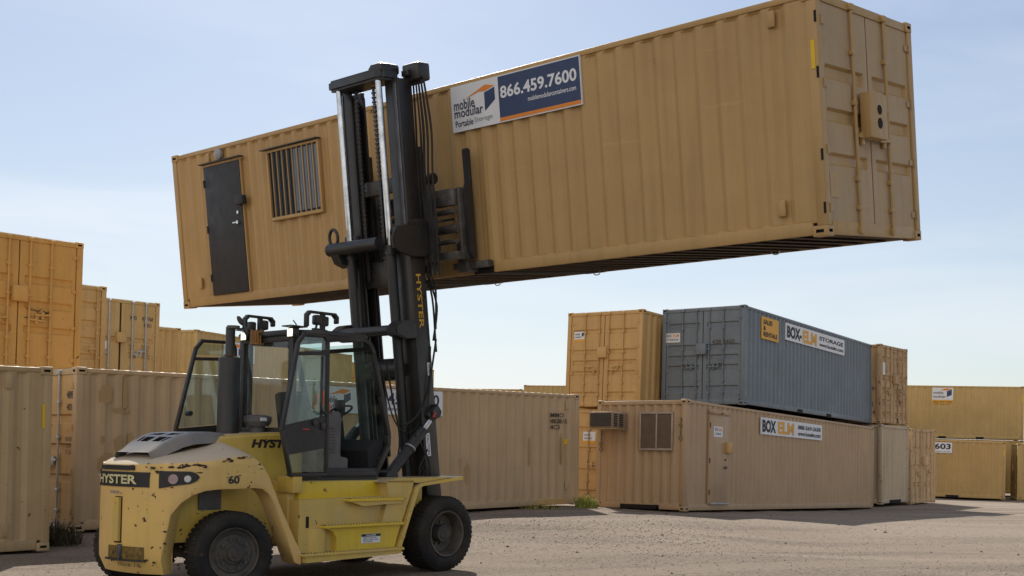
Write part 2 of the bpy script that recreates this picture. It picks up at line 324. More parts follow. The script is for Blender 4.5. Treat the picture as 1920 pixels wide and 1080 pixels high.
# ------------------------------------------------------------------ container
def container(label, L, Wd, H, pos, rot, mat, side='corr', x0='door', x1='wall', bands=((0.76, 0.90), (1.22, 1.38), (1.68, 1.84)), rods=(0.55, 1.02),
              rodmat=None, rodr=0.017, doormat=None, gasket=False, group='shipping containers in the storage yard', pitch=0.278, lockbox=True, under=False, endpocket=False, back=True,
              flat_right=0.0, flat_left=0.0, detail=True, recessmat=None, cat='shipping container', name='shipping_container', cordep=0.036, cutout=()):
    root = empty(name, pos, rot); tag(root, label, cat, group)
    doormat = doormat or mat; rodmat = rodmat or doormat
    # frame
    b = MB(); e = 0.006
    cz = 0.118
    for X0, X1 in ((e, 0.12), (L-0.12, L-e)):
        for Y0, Y1 in ((e, 0.12), (Wd-0.12, Wd-e)):
            b.box((X0, Y0, cz), (X1, Y1, H-cz), 0.006)
    for Y0, Y1 in ((0.012, 0.07), (Wd-0.07, Wd-0.012)):
        b.box((0.178, Y0, H-0.085), (L-0.178, Y1, H-0.018), 0.01)
        b.box((0.178, Y0+0.003, 0.022), (L-0.178, Y1, 0.165), 0.012)
    for X0, X1 in ((0.014, 0.08), (L-0.08, L-0.014)):
        b.box((X0, 0.162, H-0.115), (X1, Wd-0.162, H-0.02), 0.01)
        if endpocket and X0 < 1:
            b.box((X0, 0.162, 0.03), (X1, 0.70, 0.165), 0.008); b.box((X0, Wd-0.70, 0.03), (X1, Wd-0.162, 0.165), 0.008); b.box((X0+0.002, 0.69, 0.13), (X1-0.002, Wd-0.69, 0.168))
        else: b.box((X0, 0.162, 0.02), (X1, Wd-0.162, 0.165), 0.008)
    b.build('frame', mat, root)
    # castings
    for ix in (0, 1):
        for iy in (0, 1):
            for iz in (0, 1):
                q = MB(); X0, X1 = ((0, 0.178), (L-0.178, L))[ix]; Y0, Y1 = ((0, 0.162), (Wd-0.162, Wd))[iy]; Z0, Z1 = ((0, 0.118), (H-0.118, H))[iz]
                q.box((X0, Y0, Z0), (X1, Y1, Z1), 0.012); bm = q.b; bm.faces.ensure_lookup_table()
                outs = [f for f in bm.faces if f.calc_area() > 0.008 and ((f.normal.x > 0.9 and ix) or (f.normal.x < -0.9 and not ix) or (f.normal.y > 0.9 and iy) or (f.normal.y < -0.9 and not iy))]
                r = bmesh.ops.inset_individual(bm, faces=outs, thickness=0.042, depth=0)
                for f in outs:
                    rr = bmesh.ops.inset_individual(bm, faces=[f], thickness=0.001, depth=-0.03); f.material_index = 1
                    for g in rr['faces']: g.material_index = 1
                q.build('corner_casting', [mat, M_hole], root)
    # corrugated walls
    def corr(name, fn, s0, s1, z0, z1, a, dep, mm, p=pitch, flats=(0, 0)):
        q = MB(); pts = [(s0, 0)]; s = s0+flats[0]; pts.append((s, 0)) if flats[0] else None
        n = max(1, int((s1-flats[1]-s)/p)); p = (s1-flats[1]-s)/n
        for i in range(n):
            x = s+i*p; pts += [(x+0.13*p, 0), (x+0.38*p, dep), (x+0.63*p, dep), (x+0.88*p, 0)]
        pts.append((s1, 0)); rows = [z0, z0+0.03, z1-0.05, z1]
        if not detail: rows = [z0, z1]
        R_ = []
        for zz in rows:
            edge = zz in (z0, z1) and detail
            R_.append([q.b.verts.new(fn(x, a+(0.004 if edge else d), zz)) for x, d in pts])
        for r0, r1 in zip(R_, R_[1:]):
            for i in range(len(pts)-1): q.b.faces.new((r0[i], r0[i+1], r1[i+1], r1[i]))
        return q.build(name, mm, root, smooth=0)
    corr('side_wall', lambda x, d, z: (x, d, z), 0.115, L-0.115, 0.15, H-0.07, 0.022, cordep, mat, flats=(0.06+flat_left, 0.06+flat_right))
    if back: corr('side_wall', lambda x, d, z: (L-x, Wd-d, z), 0.115, L-0.115, 0.15, H-0.07, 0.022, cordep, mat)
    # roof with scalloped edge just proud of the rail
    q = MB(); n = int(L/0.21); top = H-0.006
    xs = [0.06+(L-0.12)*i/(2*n) for i in range(2*n+1)]
    rows = []
    for i, x in enumerate(xs):
        k = 0.0 if i % 2 else 0.010
        rows.append([q.b.verts.new(v) for v in ((x, 0.02, H-0.026), (x, 0.10, top-0.012+k), (x, Wd-0.10, top-0.012+k), (x, Wd-0.02, H-0.026))])
    for a_, b_ in zip(rows, rows[1:]):
        for j in range(3): q.b.faces.new((a_[j], b_[j], b_[j+1], a_[j+1]))
    q.build('roof', mat, root, smooth=0)
    # underside
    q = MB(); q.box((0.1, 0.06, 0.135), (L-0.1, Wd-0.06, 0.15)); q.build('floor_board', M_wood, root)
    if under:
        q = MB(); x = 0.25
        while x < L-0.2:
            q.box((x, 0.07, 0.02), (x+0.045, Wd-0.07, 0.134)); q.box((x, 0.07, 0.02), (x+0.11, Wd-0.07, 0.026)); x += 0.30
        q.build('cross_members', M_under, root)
    # ends
    for end, kind in (('x0', x0), ('x1', x1)):
        def P(o, y, z): return ((-o if end == 'x0' else L+o), y, z)
        if kind == 'wall':
            corr('end_wall', lambda s, d, z: P(-d, s, z), 0.115, Wd-0.115, 0.15, H-0.09, 0.03, 0.045, mat, p=0.24)
        elif kind == 'door':
            q = MB(); q.box(P(-0.075, 0.11, 0.15), P(-0.090, Wd-0.11, H-0.1)); q.build('gasket', M_gasket if gasket else doormat, root)
            hw = (Wd-0.26)/2; zb, zt = 0.16, H-0.118
            for dn in (0, 1):
                ya = 0.13 if dn == 0 else Wd-0.13; sg = 1 if dn == 0 else -1
                gap = 0.012 if not gasket else 0.03
                us = [0.005, 0.05, 0.075, hw-gap-0.12, hw-gap-0.095, hw-gap]
                zs = [zb]; inner = []
                for (a0, a1) in bands:
                    zs += [a0, a0+0.028, a1-0.028, a1]; inner += [a0+0.028, a1-0.028]
                zs.append(zt); q = MB(); grid = []
                for z in zs:
                    grid.append([q.b.verts.new(P(-0.030-(0.036 if (z in inner and i in (2, 3)) else 0), ya+sg*u, z)) for i, u in enumerate(us)])
                for r0, r1 in zip(grid, grid[1:]):
                    for i in range(5):
                        f = q.b.faces.new((r0[i], r0[i+1], r1[i+1], r1[i]))
                        if recessmat and max(abs(v.co.x-r0[0].co.x) for v in f.verts) > 0.01: f.material_index = 1
                # leaf edges
                q.box(P(-0.034, ya+sg*0.006, zb+0.001), P(-0.065, ya+sg*(hw-gap-0.001), zb+0.02)); q.box(P(-0.034, ya+sg*0.006, zt-0.02), P(-0.065, ya+sg*(hw-gap-0.001), zt-0.001))
                q.box(P(-0.034, ya+sg*0.006, zb), P(-0.065, ya+sg*0.02, zt)); q.box(P(-0.034, ya+sg*(hw-gap-0.015), zb), P(-0.065, ya+sg*(hw-gap-0.001), zt))
                d = q.build('door', [doormat, recessmat or doormat], root, smooth=0, recalc=True)
                if not detail: continue
                for k, ry in enumerate(rods):
                    y = ya+sg*(ry-0.13); q = MB(); q.cyl(P(0.0, y, 0.06), P(0.0, y, H-0.05), rodr, seg=10)
                    for z in (0.075, H-0.075): q.box(P(-0.015, y-0.045, z-0.035), P(0.028, y+0.045, z+0.035), 0.006)
                    for z in (0.30, 0.62, 1.45, 2.0): q.box(P(-0.03, y-0.04, z), P(0.02, y+0.04, z+0.05), 0.005)
                    q.build('lock_rod', rodmat, d)
                    hz = 1.12 if k == 0 else 1.02
                    q = MB(); q.bar(P(0.03, y, hz), P(0.03, y+sg*0.30*(1 if k == 0 else -1), hz-0.02), 0.012, 0.035); q.box(P(-0.02, y+sg*(0.14 if k == 0 else -0.14)-0.03, hz-0.09), P(0.02, y+sg*(0.14 if k == 0 else -0.14)+0.03, hz+0.05), 0.008)
                    q.build('door_handle', rodmat, d)
                for z in (0.30, 0.92, 1.62, 2.28):
                    q = MB(); q.box(P(-0.028, ya-sg*0.035, z-0.035), P(-0.012, ya+sg*0.07, z+0.035), 0.004); q.cyl(P(0.0, ya-sg*0.02, z-0.05), P(0.0, ya-sg*0.02, z+0.05), 0.014, seg=8)
                    q.build('hinge', doormat, d)
            if lockbox and detail:
                q = MB(); q.box(P(0.10, Wd/2-0.14, 1.33), P(-0.02, Wd/2+0.14, 1.62), 0.012); q.build('lock_box', doormat, root)
    return root
def place(o, pos, yaw): o.location = pos; o.rotation_euler = (0, 0, R(yaw))
def rect(name, mat, parent, x0, z0, x1, z1, face='front', d0=0.0, d1=0.012, L=0, bev=0.0):
    q = MB()
    if face == 'front': q.box((x0, -d1, z0), (x1, -d0, z1), bev)
    elif face == 'x0': q.box((-d1, x0, z0), (-d0, x1, z1), bev)
    else: q.box((L+d0, x0, z0), (L+d1, x1, z1), bev)
    return q.build(name, mat, parent, smooth=30)
def rad(*a): return tuple(R(q) for q in a)
Z0 = 1.57
# ================================================================== SETTING: ground
CP = [(4.79, 30.7, .05), (7.1, 34.2, -.08), (5.6, 30.1, .05), (7.9, 33.6, -.08), (3.6, 29.0, .11), (6.0, 32.5, -.02), (8.3, 36.0, -.14), (-5.2, 21.6, .17), (-2.6, 24.7, .21), (-4.5, 21.2, .17), (13, 54.5, -.32), (-11.3, 12.1, -.07), (-1.4, 22, .27), (-3.2, 20, .16), (0.8, 24.5, .24), (-0.6, 25, .28), (-7.8, 18.47, .16), (0.06, 27.8, .28), (-9.66, 20.04, .16), (-15.27, 7.49, -.15), (-7.42, 16.81, .02), (-17.1, 9.1, -.13), (2.48, 27.23, .17), (9.41, 37.73, -.17),
      (0.44, 28.58, .16), (7.25, 55.87, -.15), (19.1, 53.03, -.43), (9.83, 38.3, -.13), (12.8, 42.4, -.15), (-2.46, 15.94, -.01), (-4.5, 13.5, -.075), (-3.2, 13.0, -.08), (-1.6, 15.3, -.01),
      (0, 4, -.2), (9, 14, -.1), (5, 20, .0), (-12, 30, .2), (-14, 45, .2), (0, 70, .1), (25, 30, -.3), (30, 60, -.5), (-40, 30, 0), (0, -20, -.2), (60, 100, -.4), (-60, 100, 0.1), (0, 160, -.2), (-6.2, 15.8, -.01), (21, 52, -.43)]
def gh(x, y):
    s = w = 0.0
    for a, b, z in CP:
        q = 1.0/(((x-a)**2+(y-b)**2)+0.25)**1.6; s += q*z; w += q
    return s/w
def ground_h(x, y):
    return gh(x, y)+0.012*noise.noise(Vector((x*0.35, y*0.35, 0)))
def axis(lo, hi, st, far):
    a = [lo+st*i for i in range(int((hi-lo)/st)+1)]
    d = st; l = lo; r = a[-1]; left = []; right = []
    while r < far: d *= 1.35; r += d; l -= d; right.append(r); left.append(l)
    return left[::-1]+a+right
q = MB(); xs = axis(-20, 28, 0.5, 900); ys = axis(2, 60, 0.5, 1500)
vs = [[q.b.verts.new((x, y, ground_h(x, y))) for x in xs] for y in ys]
for j in range(len(ys)-1):
    for i in range(len(xs)-1): q.b.faces.new((vs[j][i], vs[j][i+1], vs[j+1][i+1], vs[j+1][i]))
mt, n, l, b = newmat('gravel_ground'); tc = n.new('ShaderNodeTexCoord'); V = tc.outputs['Object']
r = ramp(n, 0.40, 0.60); l.new(nois(n, l, V, 0.16, 5, 0.5, (0.7, 1.3, 1)), r.inputs[0]); c = mixc(n, l, r.outputs[0], (0.195, 0.158, 0.125), (0.275, 0.225, 0.18))
r = ramp(n, 0.46, 0.62); l.new(nois(n, l, V, 0.5, 6, 0.5, (0.25, 1.2, 1), (3, 1, 0)), r.inputs[0]); c = mixc(n, l, r.outputs[0], c, (0.34, 0.275, 0.22))
r = ramp(n, 0.47, 0.62); l.new(nois(n, l, V, 12, 6, 0.8, (1, 0.6, 1)), r.inputs[0]); mm = n.new('ShaderNodeMath'); mm.operation = 'MULTIPLY'; mm.inputs[1].default_value = 0.62; l.new(r.outputs[0], mm.inputs[0]); c = mixc(n, l, mm.outputs[0], c, (0.12, 0.095, 0.075))
r = ramp(n, 0.46, 0.60); l.new(nois(n, l, V, 26, 4, 0.8, (1, 0.6, 1)), r.inputs[0]); mm = n.new('ShaderNodeMath'); mm.operation = 'MULTIPLY'; mm.inputs[1].default_value = 0.6; l.new(r.outputs[0], mm.inputs[0]); c = mixc(n, l, mm.outputs[0], c, (0.38, 0.325, 0.27))
# worn vehicle tracks sweeping across the gravel
mpw = n.new('ShaderNodeMapping'); mpw.inputs['Rotation'].default_value = (0, 0, 1.15); l.new(V, mpw.inputs[0])
wv = n.new('ShaderNodeTexWave'); wv.inputs['Scale'].default_value = 0.13; wv.inputs['Distortion'].default_value = 4.0; wv.inputs['Detail'].default_value = 3; wv.inputs['Detail Scale'].default_value = 0.5; l.new(mpw.outputs[0], wv.inputs['Vector'])
r = ramp(n, 0.62, 0.80); l.new(wv.outputs['Fac'], r.inputs[0]); mm = n.new('ShaderNodeMath'); mm.operation = 'MULTIPLY'; mm.inputs[1].default_value = 0.40; l.new(r.outputs[0], mm.inputs[0]); c = mixc(n, l, mm.outputs[0], c, (0.34, 0.275, 0.22))
l.new(c, b.inputs['Base Color']); b.inputs['Roughness'].default_value = 0.95; b.inputs['Specular IOR Level'].default_value = 0.15
bp = n.new('ShaderNodeBump'); bp.inputs['Strength'].default_value = 0.9; bp.inputs['Distance'].default_value = 0.05; l.new(nois(n, l, V, 11, 9, 0.8), bp.inputs['Height']); l.new(bp.outputs[0], b.inputs['Normal'])
g = q.build('ground', mt, None, smooth=0); g.data.shade_smooth(); tag(g, kind='structure')
# unseen dark sheet, added to cut ground bounce on the lifted container
q = MB(); xr = [x for x in xs if -3.5 <= x <= 60]; yr = [y for y in ys if -60 <= y <= 12.6]
vs = [[q.b.verts.new((x, y, ground_h(x, y)+0.012)) for x in xr] for y in yr]
for j in range(len(yr)-1):
    for i in range(len(xr)-1): q.b.faces.new((vs[j][i], vs[j][i+1], vs[j+1][i+1], vs[j+1][i]))
tag(q.build('dark_bounce_sheet', simple('dark_sheet_face', (0.05, 0.048, 0.047), 0.9, var=0.25, sc=12), None, smooth=0), kind='structure')
# loose stones
M_stone = simple('stone', (0.19, 0.155, 0.13), 0.9, var=0.6, sc=3)
pv, pf = [], []
def pebble(x, y, r):
    k = len(pv); z = ground_h(x, y)+r*0.25; a = random.random()*6.28; ca, sa = math.cos(a), math.sin(a)
    e1, e2, e3 = r*random.uniform(.8, 1.5), r*random.uniform(.7, 1.1), r*random.uniform(.45, .8)
    for u, v, w in ((1, 0, 0), (.3, .9, .1), (-.8, .5, 0), (-.9, -.4, .1), (-.1, -1, 0), (.7, -.6, .1), (.2, .1, 1), (0, 0, -1)):
        u *= random.uniform(.8, 1.1)*e1; v *= random.uniform(.8, 1.1)*e2; pv.append((x+u*ca-v*sa, y+u*sa+v*ca, z+w*e3))
    for i in range(6): pf.append((k+i, k+(i+1) % 6, k+6)); pf.append((k+(i+1) % 6, k+i, k+7))
for i in range(10000):
    if i % 3 == 0: x, y = random.gauss(1.2, 2.2), random.gauss(20.5, 2.0)
    else: x, y = random.uniform(-9, 15), 13+18*random.random()**1.5
    if i % 3 and noise.noise(Vector((x*.3, y*.45, 3))) < -0.02: continue
    pebble(x, y, random.choice([.006, .007, .009, .012]))
for i in range(260): pebble(random.uniform(-9, 15), 13+16*random.random()**1.4, random.choice([.012, .016, .022, .03]))
pm_ = bpy.data.meshes.new('gravel'); pm_.from_pydata(pv, [], pf); pm_.materials.append(M_stone); po = bpy.data.objects.new('gravel', pm_); COL.objects.link(po)
tag(po, 'small dark loose stones scattered on the gravel yard', 'stones', kind='stuff')

# ================================================================== LIFTED CONTAINER
LL, LW, LH = 12.194, 2.424, 2.596
lift = container('long tan office container raised in the air by the forklift, with a black door', LL, LW, LH, (-6.78, 20.25, 2.313+Z0), rad(7.18, 0.04, -39.58), M_lift,
                 x0='wall', x1='door', rods=(0.80,), rodr=0.02, doormat=M_fadedoor, rodmat=M_lift, recessmat=M_lift, under=True, lockbox=False, flat_right=0.17, group='shipping containers in the storage yard')
# personnel door
dr = rect('personnel_door', M_doorblack, lift, 0.94, 0.17, 1.93, 2.27, d0=-0.03, d1=0.022, bev=0.006)
fr = MB(); fr.box((0.90, -0.018, 2.27), (1.985, 0.03, 2.31), 0.005); fr.box((0.915, -0.010, 0.16), (0.938, 0.03, 2.27)); fr.box((1.932, -0.010, 0.16), (1.96, 0.03, 2.27)); fr.build('door_frame', M_lift, lift)
q = MB(); q.box((0.88, -0.07, 2.305), (2.0, 0.02, 2.325)); q.build('drip_cap', M_doorblack, lift)
for z in (0.45, 1.25, 2.0):
    q = MB(); q.cyl((0.937, -0.028, z-0.06), (0.937, -0.028, z+0.06), 0.012, seg=8); q.build('hinge', M_blk, dr)
q = MB(); q.box((1.86, -0.10, 1.55), (2.06, -0.015, 1.69), 0.01); q.build('lock_box', M_doorblack, dr)
q = MB(); q.cyl((1.83, -0.02, 1.28), (1.83, -0.07, 1.28), 0.03, seg=14); q.bar((1.83, -0.065, 1.28), (1.71, -0.065, 1.28), 0.02, 0.02); q.cyl((1.82, -0.02, 1.44), (1.82, -0.04, 1.44), 0.028, seg=14); q.build('door_handle', M_chrome, dr)
# lamp above the door
q = MB(); q.sph((1.36, 0.0, 2.435), 0.09, (0.9, 0.55, 1.1)); q.cyl((1.36, 0.03, 2.435), (1.36, -0.02, 2.435), 0.095, seg=18); q.build('wall_lamp', simple('grey_lamp_glass', (0.33, 0.33, 0.33), 0.25), lift)
# barred window
q = MB(); wx0, wz0, wx1, wz1 = 2.70, 1.25, 3.90, 2.25
for a in (((wx0-.02, -.03, wz0-.05), (wx1+.02, .03, wz0)), ((wx0-.02, -.03, wz1), (wx1+.02, .03, wz1+.04)), ((wx0-.045, -.03, wz0-.05), (wx0, .03, wz1+.04)), ((wx1, -.03, wz0-.05), (wx1+.045, .03, wz1+.04))): q.box(*a, 0.005)
wf = q.build('window', M_lift, lift)
q = MB(); q.box((wx0, 0.004, wz0), (wx1, 0.012, wz1)); q.build('pane', M_pane, wf)
q = MB()
for i in range(9):
    x = 3.30+0.064*i; q.box((x, -0.004, wz0+.04), (x+0.05, 0.002, wz1-.02), mat=Matrix.Translation((x+.02, 0, 0)) @ Matrix.Rotation(0.06, 4, 'Z') @ Matrix.Translation((-x-.02, 0, 0)))
q.build('blind', M_blind, wf)
for i in range(9):
    q = MB(); x = wx0+0.10+i*(wx1-wx0-0.2)/8; q.cyl((x, -0.022, wz0-.01), (x, -0.022, wz1+.01), 0.010, seg=8); q.build('window_bar', M_lift, wf)
q = MB(); q.box((2.56, -0.08, 2.295), (3.96, 0.02, 2.31)); q.build('window_hood', M_blk, lift)
# company sign
sx0, sz0, sx1, sz1 = 6.76, 1.925, 9.0, 2.525
sg = rect('sign', M_white, lift, sx0, sz0, sx1, sz1, d0=-0.02, d1=0.006)
q = MB(); q.box((7.63, -0.009, 1.98), (8.985, -0.004, 2.51)); q.build('navy_panel', M_navy, sg)
q = MB(); q.box((7.63, -0.0095, 1.94), (8.985, -0.004, 1.985)); q.prism([(7.03, 2.335), (7.40, 2.455), (7.56, 2.42), (7.40, 2.375), (7.28, 2.385)], 'y', -0.010, -0.004); q.build('orange_mark', M_oran, sg)
q = MB(); q.prism([(7.375, 2.355), (7.56, 2.40), (7.56, 2.24), (7.375, 2.12)], 'y', -0.010, -0.004); q.build('navy_mark', M_navy, sg)
def T(s, u0, v0, u1, v1, mat, par, face='front', out=0.011, **k): return text(s, (u0, v0, u1, v1), mat, par, face, out, **k)
T('mobile', 6.81, 2.205, 7.19, 2.34, M_ink, sg, bold=0.012); T('modular', 6.81, 2.105, 7.34, 2.225, M_ink, sg, bold=0.012)
T('Portable', 6.82, 1.985, 7.15, 2.07, M_ink, sg, bold=0.01); T('Storage', 7.17, 1.985, 7.50, 2.07, M_ink3, sg)
T('866.459.7600', 7.66, 2.225, 8.94, 2.385, M_winkW, sg, bold=0.025); T('mobilemodularcontainers.com', 8.13, 2.115, 8.92, 2.175, M_winkW, sg, bold=0.01)
for x, z in ((11.65, 2.38), (11.66, 0.35), (1.05, 2.40), (0.55, 0.40)):
    q = MB(); q.box((x-0.045, -0.004, z-0.09), (x+0.045, 0.03, z+0.09), 0.015); q.build('tie_down_plate', M_lift, lift)
rect('caution_sticker', M_yel, lift, 12.11, 1.76, 12.155, 2.06, d0=-0.008, d1=0.001)
q = MB()
for z in (2.30, 1.72, 0.86, 0.30): rect('hinge_slot', M_hole, lift, 12.165, z-.06, 12.192, z+.06, d0=-.004, d1=.002)
q.b.free()
# lock box on the doors of the lifted container + pocket plate
q = MB(); q.box((LL+0.0, 0.92, 1.10), (LL+0.12, 1.36, 1.60), 0.006); lb = q.build('lock_box', M_lift, lift)
q = MB(); q.cyl((LL+0.116, 1.16, 1.42), (LL+0.124, 1.16, 1.42), 0.055, seg=18); q.cyl((LL+0.116, 1.16, 1.27), (LL+0.124, 1.16, 1.27), 0.060, seg=18); q.build('key_opening', M_hole, lb)
q = MB(); q.box((LL-0.03, 0.17, 0.42), (LL-0.024, 0.36, 0.70)); q.build('data_plate', M_lift, lift)
for x, y in ((5.2, 2.25), (7.2, 2.25), (10.4, 1.9)):
    q = MB(); q.tube(spline([(x, y, 0.03), (x+0.04, y, -0.015), (x+0.10, y+0.02, -0.01), (x+0.13, y, 0.03)], 4), 0.008, 6); q.build('loose_strap', M_white, lift)
for xc in (5.06, 7.14):
    q = MB(); q.box((xc-0.18, 0.010, 0.018), (xc+0.18, LW-0.010, 0.115)); q.build('fork_pocket', M_hole, lift)

# ================================================================== MID LONG CONTAINER (behind forklift)
mid = container('long faded tan container standing on the ground behind the forklift, with white company sign', 12.196, 2.438, 2.573, (-7.798, 18.47, -1.389+Z0), rad(-.13, -.55, 49.91), M_mid,
                rods=(0.55, 1.02), rodmat=M_rod_s, doormat=M_orange, gasket=True, flat_right=0.10, lockbox=False)
sg = rect('sign', M_white, mid, 4.68, 1.97, 7.80, 2.47, d0=-0.02, d1=0.006)
q = MB(); q.prism([(4.88, 2.31), (5.20, 2.43), (5.40, 2.41), (5.24, 2.33), (5.12, 2.345)], 'y', -0.010, -0.004); q.build('orange_mark', M_oran, sg)
q = MB(); q.prism([(5.24, 2.32), (5.40, 2.36), (5.40, 2.23), (5.24, 2.14)], 'y', -0.010, -0.004); q.build('navy_mark', M_navy, sg)
T('mobile', 4.76, 2.16, 5.08, 2.29, M_ink, sg, bold=0.01); T('modular', 4.76, 2.03, 5.22, 2.15, M_ink, sg, bold=0.01)
T('866.459.7600', 5.68, 2.16, 7.70, 2.40, M_ink, sg, bold=0.025); T('mobilemodularcontainers.com', 6.1, 2.05, 7.66, 2.12, M_ink, sg, bold=0.01)
T('MMO\n483815\n4C3', 11.18, 1.74, 11.76, 2.12, M_stencil, mid, out=-0.012, bold=0.02)
for x, z in ((11.75, 2.30), (11.75, 0.45)):
    q = MB(); q.box((x-0.045, 0.0, z-0.09), (x+0.045, 0.03, z+0.09), 0.01); q.build('tie_down_plate', M_mid, mid)
def patch(q, x0, z0, x1, z1, rough=0.15):
    n_ = 22; cx, cz_ = (x0+x1)/2, (z0+z1)/2; pts = []
    for i in range(n_):
        a = 2*math.pi*i/n_; ca, sa = math.cos(a), math.sin(a); k = 1/max(abs(ca), abs(sa)); k = 0.35*k+0.65
        k *= 1+random.uniform(-rough, rough); pts.append((cx+ca*k*(x1-x0)/2, cz_+sa*k*(z1-z0)/2))
    q.prism(pts, 'y', 0.0185, 0.0215)
for a in ((0.38, 2.02, 0.60, 2.30), (0.78, 1.9, 0.86, 2.42), (0.62, 1.86, 0.90, 1.95), (0.42, 1.38, 0.50, 1.50), (0.66, 1.25, 0.80, 1.50), (0.88, 1.22, 1.0, 1.55), (0.38, 0.85, 0.68, 1.22), (8.28, 0.95, 8.40, 1.10), (8.50, 0.55, 8.62, 1.0), (10.45, 0.9, 10.53, 1.55), (11.55, 0.9, 11.62, 1.62), (7.3, 0.6, 7.45, 0.9)):
    q = MB(); patch(q, *a); q.build('paint_patch', M_patch, mid)
rect('repair_patch', M_yel, mid, 11.66, 1.40, 11.78, 1.52, d0=-0.018, d1=-0.012)
rect('repair_patch', M_orange, mid, 10.75, 0.03, 11.75, 0.155, d0=-0.016, d1=-0.010)
T('4895', 0.34, 2.08, 0.02+.12, 2.20, M_stencil, mid, face='x0', out=-0.02, bold=0.02); T('423', 0.33, 1.90, 0.18, 2.0, M_stencil, mid, face='x0', out=-0.02, bold=0.02)
T('2', 0.62, 1.36, 0.56, 1.46, M_stencil, mid, face='x0', out=-0.02); T('MGW 67200\nTARE 8160\nNET 59040', 0.36, 1.20, 0.15, 1.48, M_stencil, mid, face='x0', out=-0.02)
# LEFT NEAR CONTAINER
left1 = container('drab tan container at the left edge of the photo, nearest on the ground', 12.192, 2.438, 2.591, (-15.275, 7.485, -1.687+Z0), rad(.26, -.76, 49.88), M_left, flat_right=0.12, x1='wall', x0='door')
for x, z in ((11.58, 2.36), (11.56, 0.32)):
    q = MB(); q.box((x-0.05, 0.0, z-0.10), (x+0.05, 0.03, z+0.10), 0.012); q.build('tie_down_plate', M_left, left1)
rect('caution_sticker', M_yel, left1, 12.05, 1.72, 12.085, 2.06, d0=-0.008, d1=0.001)
# ================================================================== RIGHT STACK
brown = container('rose tan office container on the ground under the blue grey container', 12.589, 2.445, 2.588, (2.479, 27.231, -1.378+Z0), rad(-.30, 1.53, 56.56), M_brown, x0='wall', x1='door', endpocket=True, pitch=0.262)
d = rect('personnel_door', M_brown, brown, 1.18, 0.20, 2.16, 2.30, d0=-0.03, d1=0.006, bev=0.006)
q = MB(); q.box((1.14, -0.002, 0.17), (1.178, 0.03, 2.36)); q.box((2.162, -0.002, 0.17), (2.24, 0.03, 2.36)); q.box((1.14, -0.002, 2.302), (2.24, 0.03, 2.44)); q.build('door_frame', M_brown, brown)
q = MB(); q.box((1.12, -0.05, 2.335), (2.14, 0.0, 2.375)); q.build('drip_cap', M_rust1, brown)
q = MB(); q.box((1.17, -0.05, 0.165), (2.17, 0.01, 0.20)); q.build('threshold', M_rod_s, brown)
q = MB(); q.box((1.98, -0.11, 1.40), (2.22, -0.004, 1.66), 0.01); q.build('lock_box', M_orange, d)
q = MB(); q.cyl((2.0, -0.004, 1.05), (2.0, -0.06, 1.05), 0.03, seg=10); q.bar((2.0, -.055, 1.05), (1.88, -.055, 1.04), .02, .02); q.cyl((2.0, -0.004, 1.24), (2.0, -0.03, 1.24), 0.025, seg=10); q.build('door_handle', M_steel, d)
for z in (0.45, 1.2, 2.05):
    q = MB(); q.cyl((1.175, -0.014, z-0.06), (1.175, -0.014, z+0.06), 0.013, seg=8); q.build('hinge', M_blk, d)
st = rect('sticker', M_white, d, 1.38, 1.78, 1.84, 2.03, d0=0.006, d1=0.009)
T('BOX', 1.43, 1.92, 1.58, 2.0, M_ink, st, out=0.0105, bold=0.02); T('ELM', 1.62, 1.92, 1.78, 2.0, M_oran, st, out=0.0105, bold=0.02); T('STORAGE', 1.45, 1.83, 1.76, 1.88, M_ink, st, out=0.0105, bold=0.02)
sg = rect('sign', M_white, brown, 4.05, 1.965, 8.20, 2.40, d0=-0.02, d1=0.006)
T('BOX', 4.12, 2.02, 4.98, 2.35, M_ink2, sg, bold=0.05); T('ELM', 5.10, 2.02, 6.18, 2.35, M_amber, sg, bold=0.05); T('888-269-2658', 6.45, 2.20, 8.08, 2.32, M_ink2, sg, bold=0.03); T('www.boxelm.com', 6.45, 2.03, 8.08, 2.15, M_ink2, sg, bold=0.03)
# window and AC on the short end
q = MB()
for a in (((-.03, .35, 1.40), (.02, 1.24, 1.44)), ((-.03, .35, 2.25), (.02, 1.24, 2.29)), ((-.03, .35, 1.44), (.02, .385, 2.25)), ((-.03, 1.205, 1.44), (.02, 1.24, 2.25)), ((-.028, .765, 1.44), (.02, .80, 2.25))): q.box(*a, 0.003)
w = q.build('window', M_alu, brown); q = MB(); q.box((-0.015, .386, 1.44), (-0.005, .765, 2.25)); q.box((-0.012, .80, 1.44), (-0.003, 1.205, 2.25)); q.build('pane', M_screen, w)
ac = MB(); ac.box((-0.66, 1.60, 1.90), (0.03, 2.24, 2.27), 0.012); ac = ac.build('air_conditioner', paint('rusty_ac_casing', (0.30, 0.215, 0.15), 0.1, 0.4, 0.4, 0.3, 0.6, 30), brown)
q = MB(); q.box((-0.668, 1.63, 1.93), (-0.655, 2.21, 2.24)); q.build('condenser_grille', simple('dark_ac_fins', (0.06, 0.05, 0.045), 0.6), ac)
q = MB()
for x0_, x1_ in ((-0.60, -0.44), (-0.36, -0.18)):
    for i in range(7): q.box((x0_, 1.592, 1.94+i*0.043), (x1_, 1.599, 1.965+i*0.043))
q.build('side_louvre', M_hole, ac)
q = MB(); q.box((-0.70, 1.58, 1.875), (0.02, 2.27, 1.895)); q.build('bracket_shelf', M_rust1, ac)
T('3\n9\n1\n0', 0.20, 1.62, 0.10, 2.16, M_stencil, brown, face='x0', out=-0.002, linesp=0.8); T('3\n1\n0\n0', 2.36, 1.36, 2.26, 1.86, M_stencil, brown, face='x0', out=-0.002, linesp=0.8)
